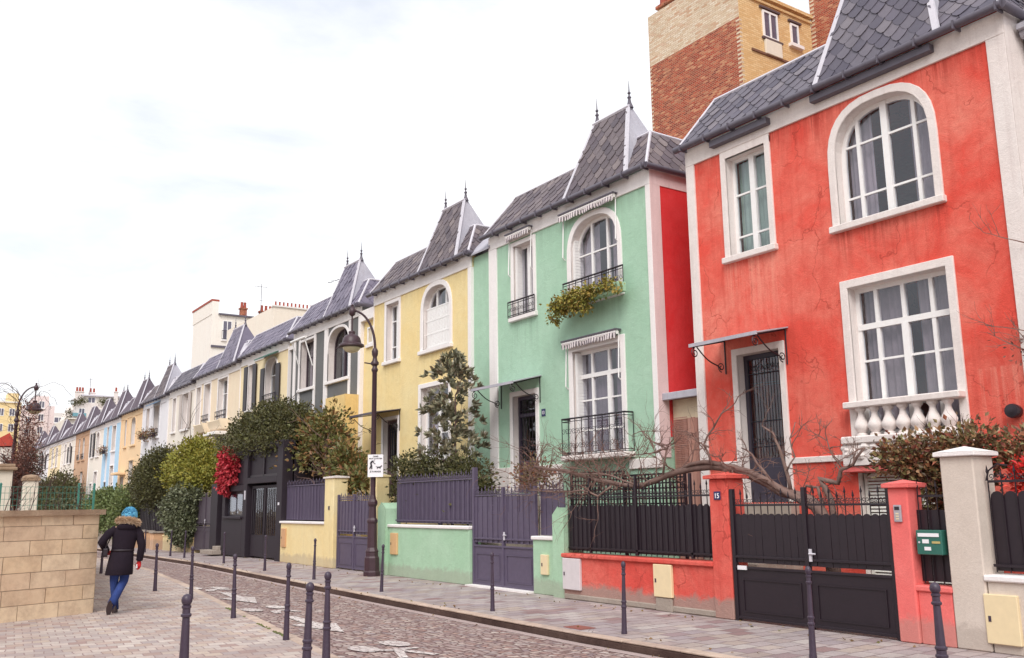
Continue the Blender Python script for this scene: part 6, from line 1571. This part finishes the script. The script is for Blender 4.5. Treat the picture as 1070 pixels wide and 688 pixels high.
for (xa, xb, y, z, lab) in ((8.5, 11.6, 110, 9.6, 'house with bright red roof at the far left edge'), (13.2, 15.8, 112, 8.6, 'house with bright red roof just past the last house of the row')):
    t = thing('red_roof_house', lab, 'house', ((xa+xb)/2, y, 0)); m = MB(); m.box(xa+.1, xb-.1, y, y+7, -2, z-1.5); m.build('wall', CRB, t)
    m = MB(); m.prism([(xa, y-.3, z-1.5), ((xa+xb)/2+.8, y-.3, z), (xb, y-.3, z-1.3)], (0, 7.5, 0)); m.build('roof', RT, t)

# houses on the other side of the street, outside the picture but mirrored in the panes
for (y0_, y1_, h_, mt, lab) in ((-14, -2, 11, CRB, 'cream building across the street'), (-1, 7, 9.0, BRC, 'brick building across the street'), (8.2, 12.6, 7.5, CREAMST, 'pale low house across the street')):
    t = thing('street_building', lab, 'building', (-14, (y0_+y1_)/2, 0)); m = MB(); m.box(-22, -12, y0_, y1_, 0, h_); m.build('wall', mt, t)
    m = MB(); m.box(-22.2, -11.8, y0_-.1, y1_+.1, h_, h_+.15); m.prism([(-22, y0_, h_+.15), (-12, y0_, h_+.15), (-13, y0_, h_+2), (-21, y0_, h_+2)], (0, y1_-y0_, 0)); m.build('roof', SLATEUND, t)
    for z in (1.2, 4.2, 7.0):
        if z+1.8 > h_: continue
        k = int((y1_-y0_)/2.4)
        for i in range(k):
            u = y0_+(i+.5)*(y1_-y0_)/k; m = MB(); m.box(-12.01, -11.95, u-.5, u+.5, z, z+1.7); m.build('window', DPANE, t)

# ------------------------------------------------------------------ the walking woman
def local_thing(*a, rz=0, **k):
    t = thing(*a, **k); OFF[t.name] = Vector((0, 0, 0)); t.rotation_euler = (0, 0, rz); return t
PX, PY, RZ = 3.30, 16.45, -.20
pw = local_thing('person', 'woman seen from behind in a long black hooded coat, blue jeans and turquoise knit hat', 'person', (PX, PY, -.006), rz=RZ)
SKIN = paint('skin', srgb(222, 172, 150), .6, .05)
def skinned(name, verts, edges, radii, mat, parent, root=0, sub=2):
    me = bpy.data.meshes.new(name); me.from_pydata(verts, edges, []); o = bpy.data.objects.new(name, me); COL.objects.link(o); o.parent = parent; OFF[o.name] = Vector((0, 0, 0))
    s = o.modifiers.new('skin', 'SKIN'); s.use_smooth_shade = True
    for i, r in enumerate(radii): v = me.skin_vertices[0].data[i]; v.radius = (r, r) if not isinstance(r, tuple) else r; v.use_root = (i == root)
    m = o.modifiers.new('sub', 'SUBSURF'); m.levels = sub; m.render_levels = sub; me.materials.append(mat); return o
V = [(.10, 0, .90), (.12, 0, 1.08), (.14, 0, 1.26), (.155, 0, 1.40), (.17, .01, 1.47), (.18, .035, 1.55), (.18, .035, 1.62),
     (-.03, 0, 1.33), (-.20, -.05, 1.13), (-.13, .10, .98), (-.10, .15, .95),
     (.31, 0, 1.33), (.385, -.03, 1.08), (.37, .04, .86), (.365, .06, .80),
     (.02, 0, .84), (.01, .06, .48), (.05, .12, .09), (.05, .22, .04),
     (.18, 0, .84), (.16, .05, .50), (.00, -.22, .22), (-.03, -.15, .05)]
E_ = [(0, 1), (1, 2), (2, 3), (3, 4), (4, 5), (5, 6), (2, 7), (7, 8), (8, 9), (9, 10), (2, 11), (11, 12), (12, 13), (13, 14), (0, 15), (15, 16), (16, 17), (17, 18), (0, 19), (19, 20), (20, 21), (21, 22)]
RAD = [.12, .11, .12, .055, .05, .085, .075, .055, .042, .034, .028, .055, .042, .034, .028, .06, .04, .03, .03, .06, .04, .03, .03]
body = skinned('body', V, E_, RAD, SKIN, pw)
m = MB(); m.lathe((.18, .125, 1.545), [(.004, -.03), (.018, -.02), (.012, .03)], 6)
m.build('face', SKIN, pw)
JEAN = stucco('blue_denim', srgb(44, 58, 112), .6, light=srgb(80, 108, 178), streaks=.5, grain=.004, grime=False)
COAT = stucco('black_coat_cloth', srgb(36, 28, 38), .35, light=srgb(62, 52, 62), streaks=.2, grain=.01, grime=False)
def ringel(cx, cy, z, rx, ry, n=20, tilt=0, f=0, ph=0): return [(cx+rx*math.cos(2*PI*k/n)*(1+f*math.sin(5*2*PI*k/n+ph)), cy+ry*math.sin(2*PI*k/n)*(1+f*math.cos(4*2*PI*k/n+ph)), z+tilt*math.cos(2*PI*k/n)) for k in range(n)]
m = MB()
m.loft([ringel(.072, 0, .60, .205, .165, f=.035), ringel(.075, 0, .61, .212, .172, f=.035), ringel(.085, 0, .74, .20, .16, f=.028), ringel(.095, 0, .86, .188, .148, f=.02), ringel(.105, 0, .95, .178, .135, f=.012), ringel(.11, 0, .985, .165, .122), ringel(.112, 0, 1.0, .172, .128), ringel(.12, 0, 1.08, .178, .132, f=.012), ringel(.13, 0, 1.18, .190, .137, f=.01), ringel(.138, 0, 1.27, .200, .135), ringel(.142, 0, 1.34, .185, .12), ringel(.148, 0, 1.39, .135, .10), ringel(.155, 0, 1.44, .085, .085)])
def sleeve(pts, rs):
    P = [Vector(p) for p in pts]; Q = []; RR = []
    for i in range(len(P)-1):
        for k in range(4): t = k/4; Q.append(P[i].lerp(P[i+1], t)+rv()*.003); RR.append((rs[i]+(rs[i+1]-rs[i])*t)*(1+.05*math.sin(k*2.5+i)))
    Q.append(P[-1]); RR.append(rs[-1]); m.tube(Q, RR, 12)
sleeve([(-.01, 0, 1.335), (-.12, -.03, 1.25), (-.215, -.06, 1.12), (-.13, .08, .985)], [.066, .066, .060, .05])
sleeve([(.29, 0, 1.335), (.355, -.02, 1.23), (.395, -.03, 1.07), (.375, .04, .82)], [.066, .066, .060, .052])
m.build('coat', COAT, pw, smooth=True, auto=60)
m = MB(); m.loft([ringel(.108, 0, .975, .172, .13), ringel(.108, 0, .972, .178, .136), ringel(.110, 0, 1.008, .178, .136), ringel(.110, 0, 1.005, .170, .128)]); m.build('belt', BLACKP, pw, smooth=True)
m = MB()
m.tube([(.03, 0, .88), (.015, .03, .66), (.01, .06, .48), (.03, .10, .28), (.05, .12, .05)], [.10, .082, .064, .056, .060], 12)
m.build('trouser_leg', JEAN, pw, smooth=True)
m = MB(); m.tube([(.17, 0, .88), (.17, .03, .68), (.155, .04, .50), (.09, -.08, .36), (-.005, -.215, .165)], [.10, .085, .068, .062, .066], 12)
m.build('trouser_leg', JEAN, pw, smooth=True)
SHOE = paint('dark_shoe_leather', srgb(58, 44, 46), .6, .1)
m = MB(); m.loft([[(.05+.045*math.cos(a), .06+.02*1+.0+.045*math.sin(a), z) for a in [2*PI*k/12 for k in range(12)]] for z in (.0, .05)]); m.loft([[(.05+.044*math.cos(a)*(1 if math.sin(a) < .3 else .85), .155+.13*math.sin(a), z) for a in [2*PI*k/14 for k in range(14)]] for z in (0.0, .025, .05)]+[[(.05+.036*math.cos(a), .13+.08*math.sin(a), z) for a in [2*PI*k/14 for k in range(14)]] for z in (.09, .13)])
m.build('shoe', SHOE, pw, smooth=True, auto=50)
m = MB()    # trailing foot: toe down, heel lifted, sole towards the viewer
ctr = Vector((-.035, -.20, .11)); ax = Vector((-.06, .22, -.78)).normalized(); sd = Vector((1, .1, 0)).normalized(); up = sd.cross(ax).normalized()
rg = []
for h, s_ in ((-.040, .95), (-.02, 1.02), (.0, 1), (.03, .8), (.05, .55)):
    rg.append([tuple(ctr+sd*.046*s_*math.cos(a)*(1.0 if math.sin(a) > -.2 else .9)+ax*.125*(s_ if h > .01 else 1)*math.sin(a)-up*h*-1) for a in [2*PI*k/14 for k in range(14)]])
m.loft(rg); m.build('shoe', SHOE, pw, smooth=True, auto=50)
FUR = island_mat('tan_fur', [srgb(196, 160, 128), srgb(224, 196, 166), srgb(166, 126, 98), srgb(236, 214, 188)], .95)
m = MB(); core = []
for k in range(25):
    a = -PI*.08-PI*.84*k/24*1.0
    core.append(Vector((.165+.145*math.cos(a), -.01+.105*math.sin(a)-.015, 1.435+.035*math.sin(-a)*1.0+.045*math.cos(a)*-.5)))
m.tube(core, [.024+.014*math.sin(PI*k/24) for k in range(25)], 8)
for _ in range(1900):
    p = RND.choice(core); d = rv(); q = p+d*.026; leaf(m, q, d+Vector((0, -.1, -.35)), RND.uniform(.03, .06), .012, .3)
m.build('fur_trim', FUR, pw)
m = MB(); m.loft([ringel(.15, -.06, 1.30, .11, .05), ringel(.15, -.10, 1.34, .14, .055), ringel(.155, -.11, 1.40, .13, .05), ringel(.16, -.07, 1.45, .10, .06)]); m.build('hood', COAT, pw, smooth=True)
HAIR = paint('brown_hair', srgb(78, 54, 48), .6, .2)
m = MB(); m.lathe((.18, .02, 1.5), [(.06, -.06), (.088, -.02), (.094, .03), (.085, .08), (.05, .12)], 14); m.tube([(.235, .0, 1.56), (.262, -.01, 1.50), (.268, -.03, 1.44)], [.03, .035, .02], 8); m.build('hair', HAIR, pw, smooth=True)
HAT = island_mat('turquoise_wool', [srgb(36, 116, 164), srgb(84, 160, 196), srgb(24, 84, 136), srgb(110, 182, 212)], .95)
m = MB(); rg = []
for i in range(12):
    t = i/11; z = 1.50+.165*math.sin(t*PI/2); r = .124*max(.02, math.cos(t*PI/2))**.8*(.90 if i < 1 else 1)
    rg.append([(.182+(r+.004*math.cos(k*PI*2/3+i))*math.cos(2*PI*k/30), .02+(r+.004*math.cos(k*PI*2/3+i))*math.sin(2*PI*k/30), z+.012*math.cos(2*PI*k/30)) for k in range(30)])
m.loft(rg)
for i in range(260):    # knitted loops
    a = RND.random()*2*PI; t = RND.random(); z = 1.50+.165*math.sin(t*PI/2); r = .124*math.cos(t*PI/2)**.8
    c = Vector((.182+r*math.cos(a), .02+r*math.sin(a), z)); m.tube([c, c+Vector((-math.sin(a)*.024, math.cos(a)*.024, .016))], .008, 4)
m.build('hat', HAT, pw, smooth=True)
GLV = paint('red_glove', srgb(214, 48, 52), .8, .1)
m = MB(); w0 = Vector((.372, .05, .81)); m.tube([w0, w0+Vector((0, .01, -.045)), w0+Vector((0, .015, -.085))], [.028, .036, .034], 10)
for k, (dx, L) in enumerate(((-.024, .06), (-.008, .072), (.008, .068), (.022, .052))):
    b = w0+Vector((dx, .018, -.08)); m.tube([b, b+Vector((-.004, .008, -L*.5)), b+Vector((-.012, .028, -L*.85)), b+Vector((-.014, .042, -L*.9))], [.0105, .010, .009, .006], 7)
b = w0+Vector((-.028, .02, -.035)); m.tube([b, b+Vector((-.02, .018, -.025)), b+Vector((-.02, .034, -.05))], [.012, .011, .007], 7)
m.build('glove', GLV, pw, smooth=True, auto=60)
m = MB(); w0 = Vector((-.12, .11, .97)); m.tube([w0, w0+Vector((.02, .05, -.02)), w0+Vector((.03, .08, -.025))], [.028, .036, .03], 10)
for dx in (-.02, -.007, .007, .02): b = w0+Vector((.03+dx, .08, -.025)); m.tube([b, b+Vector((0, .03, -.012)), b+Vector((0, .035, -.035))], [.010, .009, .007], 6)
b = w0+Vector((.05, .05, -.0)); m.tube([b, b+Vector((.02, .02, .0)), b+Vector((.025, .04, -.015))], [.011, .010, .007], 6)
m.build('glove', GLV, pw, smooth=True, auto=60)
hi = local_thing('held_item', 'small pale item held in the red gloved right hand', 'held item', (PX, PY, -.006), rz=RZ)
m = MB(); m.box(.325, .352, .04, .075, .69, .76); m.build('wrapper', WHP, hi, bevel=.005)
hb = local_thing('handbag', 'black shoulder bag hanging at the left side of the walking woman', 'bag', (PX, PY, -.006), rz=RZ)
m = MB(); m.prism([(-.20, -.10, .90), (-.19, -.10, 1.03), (-.19, .14, 1.03), (-.20, .14, .88)], (.085, 0, 0)); bdy = m.build('bag_body', BLACKP, hb, bevel=.02, seg=2)
m = MB(); m.tube([(-.15, -.08, 1.02), (-.13, -.05, 1.15), (-.05, .0, 1.38), (-.08, .07, 1.2), (-.15, .12, 1.02)], .009, 6); m.build('strap', BLACKP, bdy)
m = MB(); m.lathe((-.203, .02, .97), [(.012, -.003), (.012, .003)], 8, 'x'); m.build('clasp', ZINCL, bdy)

# ------------------------------------------------------------------ camera, sky, light
cam = bpy.data.cameras.new('camera'); co = bpy.data.objects.new('camera', cam); COL.objects.link(co)
# columns: camera right, up, back in world (x across the street, y along it, z up)
RM = [[-0.56004, -0.16085, -0.81270], [0.82837, -0.09407, -0.55223], [-0.01238, 0.98249, -0.18593]]   # rows: along, across, up
M = Matrix(((RM[1][0], RM[1][1], RM[1][2], 0), (RM[0][0], RM[0][1], RM[0][2], 0), (RM[2][0], RM[2][1], RM[2][2], 1.65), (0, 0, 0, 1)))
co.matrix_world = M
cam.sensor_width = 36; cam.sensor_fit = 'HORIZONTAL'; cam.lens = 965/1070*36; cam.clip_start = .1; cam.clip_end = 3000
scene.camera = co
w = bpy.data.worlds.new('World'); scene.world = w; w.use_nodes = True; nt = w.node_tree; bgd = nt.nodes['Background']
SE, SA = R(46), R(222)
sky = node(nt, 'ShaderNodeTexSky'); sky.sky_type = 'NISHITA'; sky.sun_disc = False; sky.sun_elevation = SE; sky.sun_rotation = SA; sky.dust_density = 3; sky.air_density = 1.0
tc = node(nt, 'ShaderNodeTexCoord'); mp = node(nt, 'ShaderNodeMapping'); mp.inputs['Scale'].default_value = (1.5, 1.5, 4.2); nt.links.new(tc.outputs['Generated'], mp.inputs['Vector'])
n1 = noise(nt, mp.outputs[0], 1.15, 7, .56, .5)
cl = ramp(nt, n1, [(.34, (.62, .62, .62)), (.56, (.95, .95, .95))])
CW = 6.9
n2 = noise(nt, mp.outputs[0], 2.3, 6, .55, .3)
white = ramp(nt, n2, [(.36, (CW*.80/10, CW*.83/10, CW*.88/10)), (.6, (CW*1.06/10, CW*1.06/10, CW*1.07/10))])
ms = node(nt, 'ShaderNodeVectorMath', operation='SCALE'); ms.inputs['Scale'].default_value = 10; nt.links.new(white, ms.inputs[0])
mx = mixc(nt, cl, sky.outputs[0], ms.outputs[0]); nt.links.new(mx, bgd.inputs['Color']); bgd.inputs['Strength'].default_value = .13
sun = bpy.data.lights.new('sun', 'SUN'); sun.energy = 1.7; sun.angle = R(32); sun.color = (1, .96, .92)
so = bpy.data.objects.new('sun', sun); COL.objects.link(so)
# sun direction: rotation measured from +y towards +x as the sky texture has it
sd_ = Vector((math.sin(SA)*math.cos(SE), math.cos(SA)*math.cos(SE), math.sin(SE)))
so.rotation_euler = sd_.to_track_quat('Z', 'Y').to_euler()
vs = scene.view_settings; vs.view_transform = 'Standard'; vs.look = 'None'; vs.gamma = 1; vs.exposure = .47
scene.render.engine = 'CYCLES'; scene.cycles.max_bounces = 8; scene.cycles.transparent_max_bounces = 16; scene.cycles.diffuse_bounces = 4
